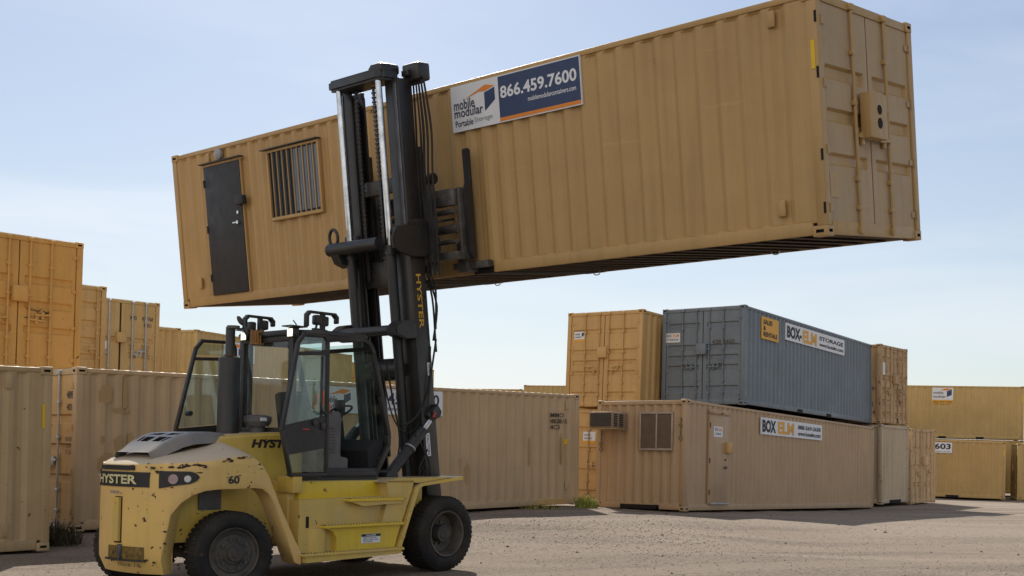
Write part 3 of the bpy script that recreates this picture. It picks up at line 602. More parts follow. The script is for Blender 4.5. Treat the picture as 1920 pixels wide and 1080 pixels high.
q = MB(); q.box((-0.001, 0.76, 0.03), (0.02, 1.74, 0.128)); q.build('pocket_opening', M_hole, brown)
# grey
gray = container('blue grey container stacked on top of the office container, with long white company sign', 9.889, 2.436, 2.596, (4.244, 30.391, 1.216+Z0), rad(-.15, 1.43, 56.78), M_gray, x0='door', x1='wall',
                 bands=((.38, .52), (.93, 1.07), (1.20, 1.33), (1.47, 1.61), (2.05, 2.19)), rods=(.62, 1.03), pitch=0.262)
sg = rect('sign', M_amber, gray, 1.02, 1.83, 2.12, 2.42, d0=-0.02, d1=0.006)
T('SALES\n&\nRENTALS', 1.12, 1.90, 2.02, 2.35, M_ink2, sg, bold=0.04)
sg = rect('sign', M_white, gray, 2.60, 1.97, 7.10, 2.44, d0=-0.02, d1=0.006)
T('BOX-', 2.68, 2.04, 3.72, 2.38, M_ink2, sg, bold=0.05); T('ELM', 3.80, 2.02, 4.85, 2.38, M_amber, sg, bold=0.05); T('STORAGE', 5.05, 2.22, 6.98, 2.34, M_ink2, sg, bold=0.03); T('www.boxelm.com', 5.05, 2.05, 6.98, 2.16, M_ink2, sg, bold=0.03)
st = rect('sticker', M_white, gray, 1.90, 1.69, 2.33, 1.94, face='x0', d0=-0.028, d1=-0.022)
T('BOX', 2.30, 1.83, 2.15, 1.91, M_ink, st, face='x0', out=-0.019, bold=0.02); T('ELM', 2.11, 1.83, 1.94, 1.91, M_oran, st, face='x0', out=-0.019, bold=0.02); T('STORAGE', 2.30, 1.74, 1.95, 1.79, M_ink, st, face='x0', out=-0.019, bold=0.02)
T('428 8460', 0.95, 1.60, 0.30, 1.72, M_stencil, gray, face='x0', out=-0.024, bold=0.01)
for xa in (3.55, 5.75):
    q = MB(); q.box((xa, -0.003, 0.0), (xa+0.33, 0.03, 0.11)); q.build('fork_pocket', M_hole, gray)
# orange pair
og = container('ochre container standing left of the blue grey one, upper of its stack', 12.192, 2.423, 2.605, (1.616, 31.108, 1.142+Z0), rad(.43, 1.83, 55.25), M_orange,
               bands=((.28, .42), (.85, .99), (1.14, 1.28), (1.43, 1.57), (1.98, 2.12)), rods=(.60, 1.06))
st = rect('sticker', M_white, og, 1.86, 1.86, 2.20, 2.07, face='x0', d0=-0.028, d1=-0.022); rect('sticker_band', M_amber, st, 1.86, 1.80, 2.20, 1.858, face='x0', d0=-0.028, d1=-0.022)
T('mobile\nmodular', 2.17, 1.90, 1.97, 2.03, M_ink, st, face='x0', out=-0.019, bold=0.01)
q = MB(); q.prism([(1.95, 2.03), (1.88, 2.05), (1.88, 1.96), (1.95, 1.93)], 'x', 0.016, 0.023); q.build('navy_mark', M_navy, st)
og2 = container('ochre container seen only in the gap between tan containers, with a door sticker', 12.192, 2.423, 2.605, (1.75, 30.95, 1.142+Z0-2.64), rad(.43, 1.83, 55.25), M_orange,
                bands=((.28, .42), (.85, .99), (1.43, 1.57), (1.98, 2.12)), rods=(.60, 1.06), rodmat=M_rust1, gasket=True, lockbox=False)
st = rect('sticker', M_white, og2, 1.62, 1.74, 2.02, 1.98, face='x0', d0=-0.028, d1=-0.022); rect('sticker_band', M_amber, st, 1.62, 1.66, 2.02, 1.738, face='x0', d0=-0.028, d1=-0.022)
T('mobile\nmodular', 1.98, 1.78, 1.72, 1.93, M_ink, st, face='x0', out=-0.019, bold=0.01)
# perpendicular stack beyond the office container
def endon(label, corner, yaw, base, mat, H=2.591, kind='door', tilt=(0, 0), L=6.058, **k):
    # corner = near end of visible end face running along yaw ; container runs away from camera (perpendicular, to the left)
    # local frame: x runs away (yaw+90), end x0 faces camera ; y must run ... => visible face x=0, y from right to left
    a = R(yaw); u = Vector((math.cos(a), math.sin(a))); rc = Vector(corner)+u*2.438   # right corner = local origin (y=0)
    # local x = direction u rotated +90 ; local y = -u
    return container(label, L, 2.438, H, (rc.x, rc.y, base), (tilt[0], tilt[1], a+math.pi/2), mat, x0=kind, **k)
r2 = endon('pale greenish beige container end on, lower one beside the office container', (9.83, 38.3), 54.5, -0.05, M_beige, kind='wall', endpocket=True)
q = MB(); q.box((0.0, 0.75, 0.02), (0.03, 1.70, 0.128)); q.build('pocket_opening', M_hole, r2)
r1 = endon('rust streaked container end on, stacked on the pale beige one', (9.78, 38.3), 54.5, 2.56, M_rust1, kind='door', bands=((.2, .4), (.6, .8), (1.0, 1.2), (1.4, 1.6), (2.05, 2.2)), rods=(.45, .9), doormat=M_rust1, rodmat=M_rust1, gasket=True)
rect('sticker', M_white, r1, 1.9, 1.6, 2.2, 2.0, face='x0', d0=-0.028, d1=-0.022)
rect('caution_sticker', M_yel, r1, 0.03, 1.70, 0.08, 2.1, d0=-0.008, d1=0.001)
r3 = endon('peach coloured rusting container end on, alone at the right foot of the stack', (11.38, 40.45), 54.5, -0.12, M_rust2, kind='door', bands=((.55, .75), (1.15, 1.35), (1.75, 1.95)), rods=(.45, .9), doormat=M_rust2, rodmat=M_rust2, gasket=True)
# far right
ts = container('tan container in the upper row at far right with small company sign', 12.192, 2.438, 2.59, (9.571, 59.836, .923+Z0), rad(-.06, .73, -13.47), M_far1, flat_right=0.1)
st = rect('sign', M_white, ts, 7.93, 1.88, 8.92, 2.48, d0=-0.02, d1=0.006); rect('sign_band', M_amber, st, 7.93, 1.70, 8.92, 1.879, d0=-0.02, d1=0.006)
T('mobile\nmodular', 7.99, 1.98, 8.58, 2.30, M_ink, st, bold=0.01); T('866.459.7600', 8.0, 1.74, 8.86, 1.83, M_ink, st, bold=0.01)
q = MB(); q.prism([(8.62, 2.30), (8.85, 2.40), (8.85, 2.12), (8.62, 2.02)], 'y', -0.010, -0.004); q.build('navy_mark', M_navy, st)
q = MB(); q.prism([(8.3, 2.36), (8.6, 2.45), (8.85, 2.42), (8.62, 2.33)], 'y', -0.010, -0.004); q.build('orange_mark', M_oran, st)
for xa in (8.25, 10.0):
    q = MB(); q.box((xa, -0.003, 0.0), (xa+0.35, 0.03, 0.11)); q.build('fork_pocket', M_hole, ts)
rect('caution_sticker', M_yel, ts, 12.08, 1.85, 12.12, 2.2, d0=-0.008, d1=0.001)
ss = container('tan container in the lower row at far right with a number sign', 12.192, 2.438, 2.587, (7.245, 55.871, -1.682+Z0), rad(-.06, 1.28, -13.47), M_far2, flat_right=0.1)
st = rect('sign', M_white, ss, 7.1, 2.0, 9.88, 2.47, d0=-0.02, d1=0.006); T('866.459.7603', 7.2, 2.16, 9.82, 2.42, M_ink2, st, bold=0.03); T('mobilemodularcontainers.com', 7.8, 2.04, 9.80, 2.10, M_ink2, st)
rect('caution_sticker', M_yel, ss, 12.08, 1.95, 12.12, 2.2, d0=-0.008, d1=0.001)
q = MB(); q.box((9.65, -0.003, 0.02), (10.2, 0.03, 0.12)); q.build('fork_pocket', M_hole, ss)
container('dark shaded container behind the far right tan ones, seen in the gap', 12.192, 2.438, 2.59, (9.571, 59.9, -1.68+Z0), rad(-.06, .73, -13.47), M_far2)
vv = container('tan container cut by the right edge of the photo, lower right', 6.058, 2.438, 2.59, (19.75, 53.4, -.42), rad(0, .8, -13.47), M_far1, x0='door')
st = rect('sign', M_white, vv, 0.42, 1.95, 1.2, 2.3, d0=-0.02, d1=0.006)
# ================================================================== LEFT BACK STACKS
u_ = Vector((math.cos(R(49.9)), math.sin(R(49.9))))
def stack(label, rcx, rcy, top, mat, H=2.591, kind='door', low=True, lowlabel='', **k):
    lc = Vector((rcx, rcy))-u_*2.438; b = top-H
    c = endon(label, lc, 49.9, b, mat, H=H, kind=kind, **k)
    if low: endon(lowlabel, lc-Vector((0, 0)), 49.9, b-2.60, mat, H=2.591, kind='door', detail=False)
    return c
U1 = stack('big ochre container with closed doors, upper row at the left edge', -9.61, 22.84, 5.432, M_orange2, rods=(.62, 1.02), rodr=0.02, lowlabel='ochre container in the lower back row beneath the big ochre one')
q = MB()
for i in range(9):
    a = Vector((-0.003+0.026, 0.60+random.uniform(0, .3), 0.98+random.uniform(-.05, .22))); q.tube([a, a+Vector((0.0, random.uniform(.05, .22), random.uniform(-.05, .08))), a+Vector((0, random.uniform(-.1, .1), random.uniform(-.05, .1)))], 0.006, 5)
q.build('scribble', M_stencil, U1)
U2 = stack('sandy ochre container with ribbed doors, second from the left in the upper row', -11.04, 27.6, 5.22, M_tan2, bands=((.15, .28), (.48, .62), (.85, 1.0), (1.22, 1.38), (1.62, 1.78), (2.05, 2.2)), rods=(.22,), lockbox=False, lowlabel='sandy container in the lower back row, second from left')
U3 = stack('sandy container with silver lock bars and black door seals, upper row left', -12.41, 34.99, 5.73, M_tan2, H=2.591, bands=((.25, .45), (1.35, 1.5)), rods=(.44, .86), rodmat=M_rod_s, rodr=0.025, gasket=True, lowlabel='sandy container in the lower back row, third from left')
T('MMO', 0.92, 2.02, 0.72, 2.14, M_stencil, U3, face='x0', out=-0.024, bold=0.02); T('425763', 0.56, 2.02, 0.20, 2.14, M_stencil, U3, face='x0', out=-0.024, bold=0.02); T('422G1', 0.50, 1.84, 0.25, 1.95, M_stencil, U3, face='x0', out=-0.024, bold=0.02)
T('30,480 KG\n67,200 LB\n 3,700 KG\n 8,160 LB\n 26,780 KG\n 59,040 LB', 0.56, 0.9, 0.28, 1.30, M_stencil, U3, face='x0', out=-0.024); T('MGW\nTARE\nNET\nCU CAP', 0.95, 0.9, 0.72, 1.30, M_stencil, U3, face='x0', out=-0.024)
st = rect('sticker', M_white, U3, 1.62, 1.12, 1.80, 1.34, face='x0', d0=-0.028, d1=-0.022)
U4 = stack('sandy container with corrugated end wall and small air conditioner, upper row left', -13.05, 38.8, 5.37, M_tan2, kind='wall', lowlabel='sandy container in the lower back row, fourth from left')
q = MB(); q.box((-0.35, 1.75, 0.95), (0.0, 2.15, 1.40), 0.01); q.build('air_conditioner', paint('small_ac_casing', (0.22, 0.14, 0.08), 0.1, 0.2, 0, 0, 0.6, 31), U4)
q = MB(); q.box((-0.05, 1.5, 0.35), (0.03, 2.25, 0.9), 0.01); q.build('patch_panel', M_orange, U4)
q = MB(); q.box((-0.16, 1.02, 0.42), (0.03, 1.42, 0.85), 0.015); q.build('electric_box', simple('grey_electric_box', (0.22, 0.24, 0.27), 0.5), U4)
U5 = container('tan container side on behind the cab, upper row', 12.19, 2.438, 2.896, (-14.67, 45.45, 5.99-2.896), rad(0, 0, 72), M_far1, x0='wall', x1='wall')
st = rect('sign', M_white, U5, 1.75, 1.85, 3.9, 2.62, d0=-0.02, d1=0.006)
q = MB(); q.prism([(2.2, 2.40), (2.6, 2.56), (3.0, 2.52), (2.75, 2.42)], 'y', -0.010, -0.004); q.build('orange_mark', M_oran, st)
q = MB(); q.prism([(2.75, 2.38), (3.0, 2.46), (3.0, 2.2), (2.75, 2.08)], 'y', -0.010, -0.004); q.build('navy_mark', M_navy, st)
container('tan container in the lower row beneath the one seen through the cab', 12.19, 2.438, 2.896, (-14.67, 45.45, 0.19), rad(0, 0, 72), M_far1, detail=False)
container('tan container farthest back, glimpsed between the cab and the mast', 6.058, 2.438, 2.591, (-10.2, 57.9, 3.15), rad(0, 0, 66), M_far2, x0='door', detail=False)
container('tan container farther back in the lower row behind the cab', 12.19, 2.438, 2.591, (-10.2, 57.9, 0.5), rad(0, 0, 66), M_far2, detail=False)
# distant row between mast and ochre stack
for lab, x, y, yaw, top in (('distant ochre container, taller left end of the far row', -3.19, 69.2, -4, 5.32), ('distant ochre container peeking over the long faded one', -15.6, 73.5, -4, 5.25), ('distant tan container touching the ochre stack at its right', 2.0, 71.5, 20, 5.35)):
    container(lab, 6.058 if x > -10 else 12.19, 2.438, 2.591, (x, y, top-2.591), rad(0, 0, yaw), M_far1, detail=False, back=False)
    container(lab.replace('distant', 'hidden lower').replace('peeking over', 'behind').replace('touching', 'near'), 6.058 if x > -10 else 12.19, 2.438, 2.591, (x, y, top-5.2), rad(0, 0, yaw), M_far1, detail=False, back=False)

# ================================================================== WEEDS
def weed(name, label, cx, cy, w, h, n, cols):
    q = MB()
    for i in range(n):
        a = random.uniform(0, 6.28); r_ = w*math.sqrt(random.random()); x = cx+r_*math.cos(a); y = cy+r_*math.sin(a)*0.6; z = ground_h(x, y)-0.01
        hh = h*random.uniform(.35, 1)*(1-0.5*r_/w); ln = Vector((random.uniform(-.5, .5), random.uniform(-.5, .5), 0))*hh; s = Vector((math.cos(a*3), math.sin(a*3), 0))*0.008
        q.mi = random.randrange(len(cols)); p0 = Vector((x, y, z)); p1 = p0+Vector((0, 0, hh*.6))+ln*.35; p2 = p0+Vector((0, 0, hh))+ln
        f = q.b.faces.new([q.b.verts.new(v) for v in (p0-s, p0+s, p1+s*.8, p2, p1-s*.8)]); f.material_index = q.mi
        if random.random() < .6:
            t = p1+(p2-p1)*random.random(); e = Vector((random.uniform(-1, 1), random.uniform(-1, 1), random.uniform(0, 1))).normalized()*0.05; s2 = e.cross(Vector((0, 0, 1)))*0.35
            f = q.b.faces.new([q.b.verts.new(v) for v in (t, t+e*.5+s2, t+e, t+e*.5-s2)]); f.material_index = q.mi
    return tag(q.build(name, cols, None, smooth=0), label, 'weed')
mg = [simple('weed_green', (0.20, 0.26, 0.045), 0.7), simple('weed_yellow', (0.42, 0.40, 0.08), 0.7), simple('weed_pale', (0.30, 0.34, 0.09), 0.7)]
md = [simple('dry_weed_dark', (0.05, 0.045, 0.02), 0.8), simple('dry_weed_brown', (0.11, 0.08, 0.04), 0.8), simple('dry_weed_green', (0.05, 0.06, 0.02), 0.8)]
weed('weed', 'sunlit green weeds growing at the foot of the gap beside the office container', 0.22, 27.2, 0.26, 0.42, 300, mg)
weed('weed', 'dark dry weeds in the gap between the two left ground containers', -7.75, 17.6, 0.42, 0.5, 420, md)
weed('weed', 'low dry weeds under the right end of the long faded container', -0.8, 26.3, 0.5, 0.16, 150, [mg[1], md[1]])

# ================================================================== FORKLIFT  (local X forward, Y left/away from camera, Z up)
FK = empty('forklift', (-2.457, 15.94, 0), (0, 0, R(50.42)))
tag(FK, 'old yellow heavy forklift with black mast and open cab doors, lifting the office container', 'forklift')
TH = R(7.18)
MM = Matrix.Translation((0, 0, .5)) @ Matrix.Rotation(-TH, 4, 'Y')
def fb(name, q, mat, par=None, **k): return q.build(name, mat, par or FK, **k)
# ---- counterweight shell
half = [(-2.26, -1.0), (-2.34, -1.0), (-2.45, -1.0), (-2.56, -1.0), (-2.64, -1.0), (-2.72, -1.0), (-2.80, -1.0), (-2.9, -1.0), (-3.05, -1.0), (-3.2, -.998), (-3.35, -.975), (-3.48, -.935), (-3.59, -.875), (-3.68, -.80),
        (-3.75, -.715), (-3.80, -.64), (-3.801, -.635), (-3.86, -.53), (-3.91, -.42), (-3.945, -.28), (-3.96, -.14), (-3.965, 0)]
def lerp(t, x):
    if x <= t[0][0]: return t[0][1]
    for (a, b), (c, d) in zip(t, t[1:]):
        if x <= c: return b+(d-b)*(x-a)/(c-a)
    return t[-1][1]
ztop = [(-4.0, 1.34), (-3.8, 1.36), (-3.5, 1.385), (-3.3, 1.41), (-3.04, 1.455), (-2.84, 1.41), (-2.73, 1.27), (-2.64, 1.08), (-2.54, .87), (-2.4, .62), (-2.26, .38)]
zbot = [(-3.8005, .18), (-3.80, .35), (-3.79, .62), (-3.75, .82), (-3.68, .95), (-3.59, 1.03), (-3.48, 1.075), (-3.35, 1.09), (-2.9, 1.10), (-2.8, 1.09), (-2.72, 1.04), (-2.64, .92), (-2.56, .74), (-2.45, .50), (-2.34, .25), (-2.26, .22)]
def zb(x): return .18 if x < -3.8005 else lerp(zbot, x)
full = half+[(x, -y) for x, y in half[-2::-1]]
q = MB(); bm = q.b; NV = 9
cols = []
for i, (x, y) in enumerate(full):
    a = full[max(0, i-1)]; c = full[min(len(full)-1, i+1)]; t = Vector((c[0]-a[0], c[1]-a[1])).normalized(); nx, ny = t.y, -t.x   # inward
    if (Vector((nx, ny)).dot(Vector((-3.0-x, -y)))) < 0: nx, ny = -nx, -ny
    if abs(y) > .99 and x > -3.0: nx, ny = 0, (1 if y < 0 else -1)
    T_ = 0.24; zt, zz = lerp(ztop, x), zb(x)
    belly = lambda z: 0.06*max(0, (0.36-z)/0.18)**1.5 if x < -3.5 else 0
    o_ = []; i_ = []
    for k in range(NV):
        z = zz+(zt-zz)*k/(NV-1); e = 0.022 if k == NV-1 else (0.010 if k == 0 else 0)
        if k == NV-1: pass
        o_.append(bm.verts.new((x+nx*(e+belly(z)), y+ny*(e+belly(z)), z))); i_.append(bm.verts.new((x+nx*T_, y+ny*T_, z)))
    cols.append((o_, i_))
for (a, ai), (b_, bi) in zip(cols, cols[1:]):
    for k in range(NV-1):
        bm.faces.new((a[k], a[k+1], b_[k+1], b_[k])); bm.faces.new((ai[k], bi[k], bi[k+1], ai[k+1]))
    bm.faces.new((a[-1], ai[-1], bi[-1], b_[-1])); bm.faces.new((a[0], b_[0], bi[0], ai[0]))
for o_, i_ in (cols[0], cols[-1]):
    for k in range(NV-1): bm.faces.new((o_[k], i_[k], i_[k+1], o_[k+1]))
# crown
rings = []
for f_, dz in ((1.0, 0), (0.90, 0.045), (0.72, 0.10), (0.5, 0.15), (0.25, 0.17)):
    rg = []
    for x, y in full[5:-5]:
        t = lerp(ztop, x); fx = -3.0+(x+3.0)*f_
        rg.append(bm.verts.new((fx+(0.024 if x < -3.3 and f_ == 1 else 0), y*f_-(0.022*(1 if y > 0 else -1) if f_ == 1 else 0), t+dz-0.001)))
    rings.append(rg)
for a, b_ in zip(rings, rings[1:]):
    for i in range(len(a)-1): bm.faces.new((a[i], a[i+1], b_[i+1], b_[i]))
cw = fb('counterweight', q, M_cw, smooth=50, recalc=True)
# bumps and grooves on rear
def onplan(y):   # X on the rear curve for |y|
    t = sorted([(abs(b), a) for a, b in half if a < -3.4]); return lerp(t, abs(y))
def wrap(name, y0, y1, z0, z1, mat, d0=-.01, d1=0.006, par=cw, n=10, shape=None):
    q = MB(); A = []
    for i in range(n+1):
        y = y0+(y1-y0)*i/n; x = onplan(y); x2 = onplan(y+.01); t = Vector((x2-x, .01)).normalized(); nn = Vector((-t.y, t.x)); 
        if nn.x > 0: nn = -nn
        za, zc = (z0, z1) if not shape else shape(i/n)
        A.append([q.b.verts.new((x+nn.x*d, y+nn.y*d, z)) for d in (d1, d0) for z in (za, zc)])
    for a, b_ in zip(A, A[1:]):
        q.b.faces.new((a[0], a[1], b_[1], b_[0])); q.b.faces.new((a[1], a[3], b_[3], b_[1])); q.b.faces.new((a[2], a[0], b_[0], b_[2]))
    q.b.faces.new((A[0][0], A[0][2], A[0][3], A[0][1])); q.b.faces.new((A[-1][0], A[-1][1], A[-1][3], A[-1][2]))
    return q.build(name, mat, par, smooth=40, recalc=True)
def wraptext(s, yl, yr, z0, z1, mat, par, bold=0.02, out=0.01):
    o = text(s, (0, z0, 1, z1), mat, par, 'front', 0, bold)
    me = o.data
    bm = bmesh.new(); bm.from_mesh(me)
    for _ in range(1): bmesh.ops.subdivide_edges(bm, edges=[e for e in bm.edges if abs(e.verts[0].co.x-e.verts[1].co.x) > 0.05], cuts=2)
    for v in bm.verts:
        y = yl+(yr-yl)*v.co.x; x = onplan(y); v.co = (x-out, y, v.co.z)
    bm.to_mesh(me); bm.free(); return o
npl = wrap('name_plate', .50, -.50, 1.105, 1.265, M_ink2, d1=0.008)
wraptext('HYSTER', .44, -.36, 1.135, 1.235, M_letter, npl, 0.03, 0.016)
wrap('black_trim', .42, -.30, 1.285, 1.335, M_ink2, d1=0.004)
def lshape(t):
    lo = 1.098+0.062*t; hi = 1.282; k = max(0, (t-.8)/.2); h_ = (hi-lo)/2*math.sqrt(max(0.01, 1-k*k)); m_ = (hi+lo)/2; return (m_-h_, m_+h_)
lp = wrap('rear_light', -.60, -.905, 0, 0, M_ink2, d1=0.010, n=24, shape=lshape)
lp2 = wrap('rear_light', .60, .905, 0, 0, M_ink2, d1=0.010, n=24, shape=lshape)
for P_, sg_ in ((lp, -1), (lp2, 1)):
    for y, r_, mt_ in ((.735, .052, M_lens_r), (.84, .036, M_lens_w)):
        x = onplan(y); x2 = onplan(y+.02); t = Vector((x2-x, .02)).normalized(); nn = Vector((-t.y, t.x*1)); nn = -nn if nn.x > 0 else nn
        if sg_ < 0: nn.y = -abs(nn.y)
        else: nn.y = abs(nn.y)
        q = MB(); c0 = Vector((x, sg_*y, 1.198 if r_ > .04 else 1.203)); q.cyl(c0, c0+Vector((nn.x, nn.y, 0))*0.024, r_, seg=24); q.build('lens', mt_, P_)
wrap('grip_recess', .02, -.12, .50, 1.0, M_hole, d1=0.003); wrap('grip_bar', .01, -.10, .52, .99, M_yb, d1=0.035)
tp = wrap('tow_pocket', .14, -.46, .33, .47, M_pocket, d1=0.003); 
q = MB(); q.box((-4.0, -.14, .31), (-3.94, -.10, .49), .005); q.build('tow_pin', M_steel, tp)
wrap('tow_lip', .16, -.48, .315, .335, M_blk, d1=0.03)
T('2006', -3.6, 1.0, -3.5, 1.03, M_ink2, FK, loc_m=Matrix.Translation((0, 5, 0))) if False else None
wraptext('Work 16', -.06, -.42, .255, .30, M_ink2, cw, .0, .004); wraptext('3908', .14, -.06, 1.025, 1.06, M_ink3, cw, .01, .004)
text('60', (-3.245, 1.15, -3.105, 1.24), M_ink2, cw, 'front', 1.005, 0.03, name='number')
# rust scars
def merge(o, q, mt_):
    o.data.materials.append(mt_); k = len(o.data.materials)-1
    for f in q.b.faces: f.material_index = k
    bm = q.b; bm.from_mesh(o.data); bm.to_mesh(o.data); bm.free(); o.data.set_sharp_from_angle(angle=R(50))
q = MB(); rs = random.Random(3)
def scar(y, z, w, h):
    n_ = 10; pts = []
    x = onplan(y) if abs(y) < .99 else 0
    for i in range(n_):
        a = 2*math.pi*i/n_; k = rs.uniform(.45, 1.1); yy = y+math.cos(a)*w*k; pts.append((onplan(max(-.97, min(.97, yy)))-.0035, yy, z+math.sin(a)*h*k))
    q.b.faces.new([q.b.verts.new(p) for p in pts])
for i in range(70):
    y = rs.uniform(-.93, .15); z = rs.choice([rs.uniform(.22, 1.3), rs.uniform(1.27, 1.34), rs.uniform(.25, .55)]); s_ = rs.choice([.005, .008, .012, .018]); scar(y, z, s_*rs.uniform(.7, 2), s_*rs.uniform(.5, 1.3))
for i in range(14): scar(-.93+rs.uniform(-.03, .15), 1.335+rs.uniform(-.02, .02), rs.uniform(.01, .04), rs.uniform(.008, .018))
M_bare = simple('bare_rust', (0.055, 0.028, 0.02), 0.8); merge(cw, q, M_bare)
q = MB()
for i in range(30):
    x = rs.uniform(-3.32, -2.75); z = 1.40+(x+3.3)*.16+rs.uniform(-.02, .015) if i < 14 else rs.uniform(1.12, 1.38); s_ = rs.choice([.005, .009, .014, .022]) if i < 14 else rs.choice([.004, .006, .01])
    if x > -2.9: z = min(z, 1.36)
    pts = [(x+math.cos(a*.7)*s_*rs.uniform(.6, 2.0), -1.0035, z+math.sin(a*.7)*s_*rs.uniform(.4, .9)) for a in range(9)]
    q.b.faces.new([q.b.verts.new(p) for p in pts])
merge(cw, q, M_bare)
# ---- vented cover
q = MB(); bm = q.b
prof = [(-3.80, 1.475), (-3.74, 1.50), (-3.62, 1.585), (-3.46, 1.665), (-3.32, 1.70), (-3.1, 1.715), (-2.92, 1.70), (-2.88, 1.60)]
ysec = [-.47, -.44, -.40, -.30, -.24, -.02, .02, .24, .30, .40, .44, .47]
V_ = {}
for i, (x, z) in enumerate(prof):
    for j, y in enumerate(ysec):
        dz = {0: -.13, 11: -.13, 1: -.03, 10: -.03}.get(j, 0); nar = 1-0.22*max(0, (-3.45-x)/.35)
        V_[i, j] = bm.verts.new((x, y*nar, z+dz*(0.4 if i == 0 else 1)))
holes = {(2, 3), (2, 7), (3, 3), (3, 7), (4, 3), (4, 7), (3, 4), (3, 6), (2, 4), (2, 6)}
for i in range(len(prof)-1):
    for j in range(len(ysec)-1):
        if (i, j) in holes and i in (2, 3): 
            a, b_, c, d_ = V_[i, j].co, V_[i+1, j].co, V_[i+1, j+1].co, V_[i, j+1].co
            lo = 0.14; vs_ = [a.lerp(b_, lo), a.lerp(b_, .80), d_.lerp(c, .80), d_.lerp(c, lo)]; w_ = [v.copy() for v in vs_]
            ins = [bm.verts.new(w_[0].lerp(w_[3], .1)), bm.verts.new(w_[1].lerp(w_[2], .1)), bm.verts.new(w_[2].lerp(w_[1], .1)), bm.verts.new(w_[3].lerp(w_[0], .1))]
            o4 = [V_[i, j], V_[i+1, j], V_[i+1, j+1], V_[i, j+1]]
            for k in range(4): bm.faces.new((o4[k], o4[(k+1) % 4], ins[(k+1) % 4], ins[k]))
            low = [bm.verts.new(v.co-Vector((0, 0, .03))) for v in ins]
            for k in range(4): bm.faces.new((ins[k], ins[(k+1) % 4], low[(k+1) % 4], low[k]))
            f = bm.faces.new(low[::-1]); f.material_index = 1
            for k in range(4):
                for g_ in low[k].link_faces: g_.material_index = 1
        else: bm.faces.new((V_[i, j], V_[i+1, j], V_[i+1, j+1], V_[i, j+1]))
fb('radiator_cover', q, [M_grille, M_hole], smooth=40, recalc=True)
# ---- hood
q = MB(); q.prism([(-3.10, 1.0), (-3.10, 1.60), (-3.02, 1.665), (-2.6, 1.70), (-1.86, 1.745), (-1.86, 1.0)], 'y', -.48, .48)
bmesh.ops.bevel(q.b, geom=[e for e in q.b.edges if e.calc_length() < 1.3 or all(v.co.z > 1.5 for v in e.verts)], offset=.03, segments=3, affect='EDGES'); hd = fb('hood', q, M_yb)
text('HYSTER', (-2.60, 1.54, -1.95, 1.64), M_ink2, hd, 'front', 0.483, 0.055, shear=0.2)
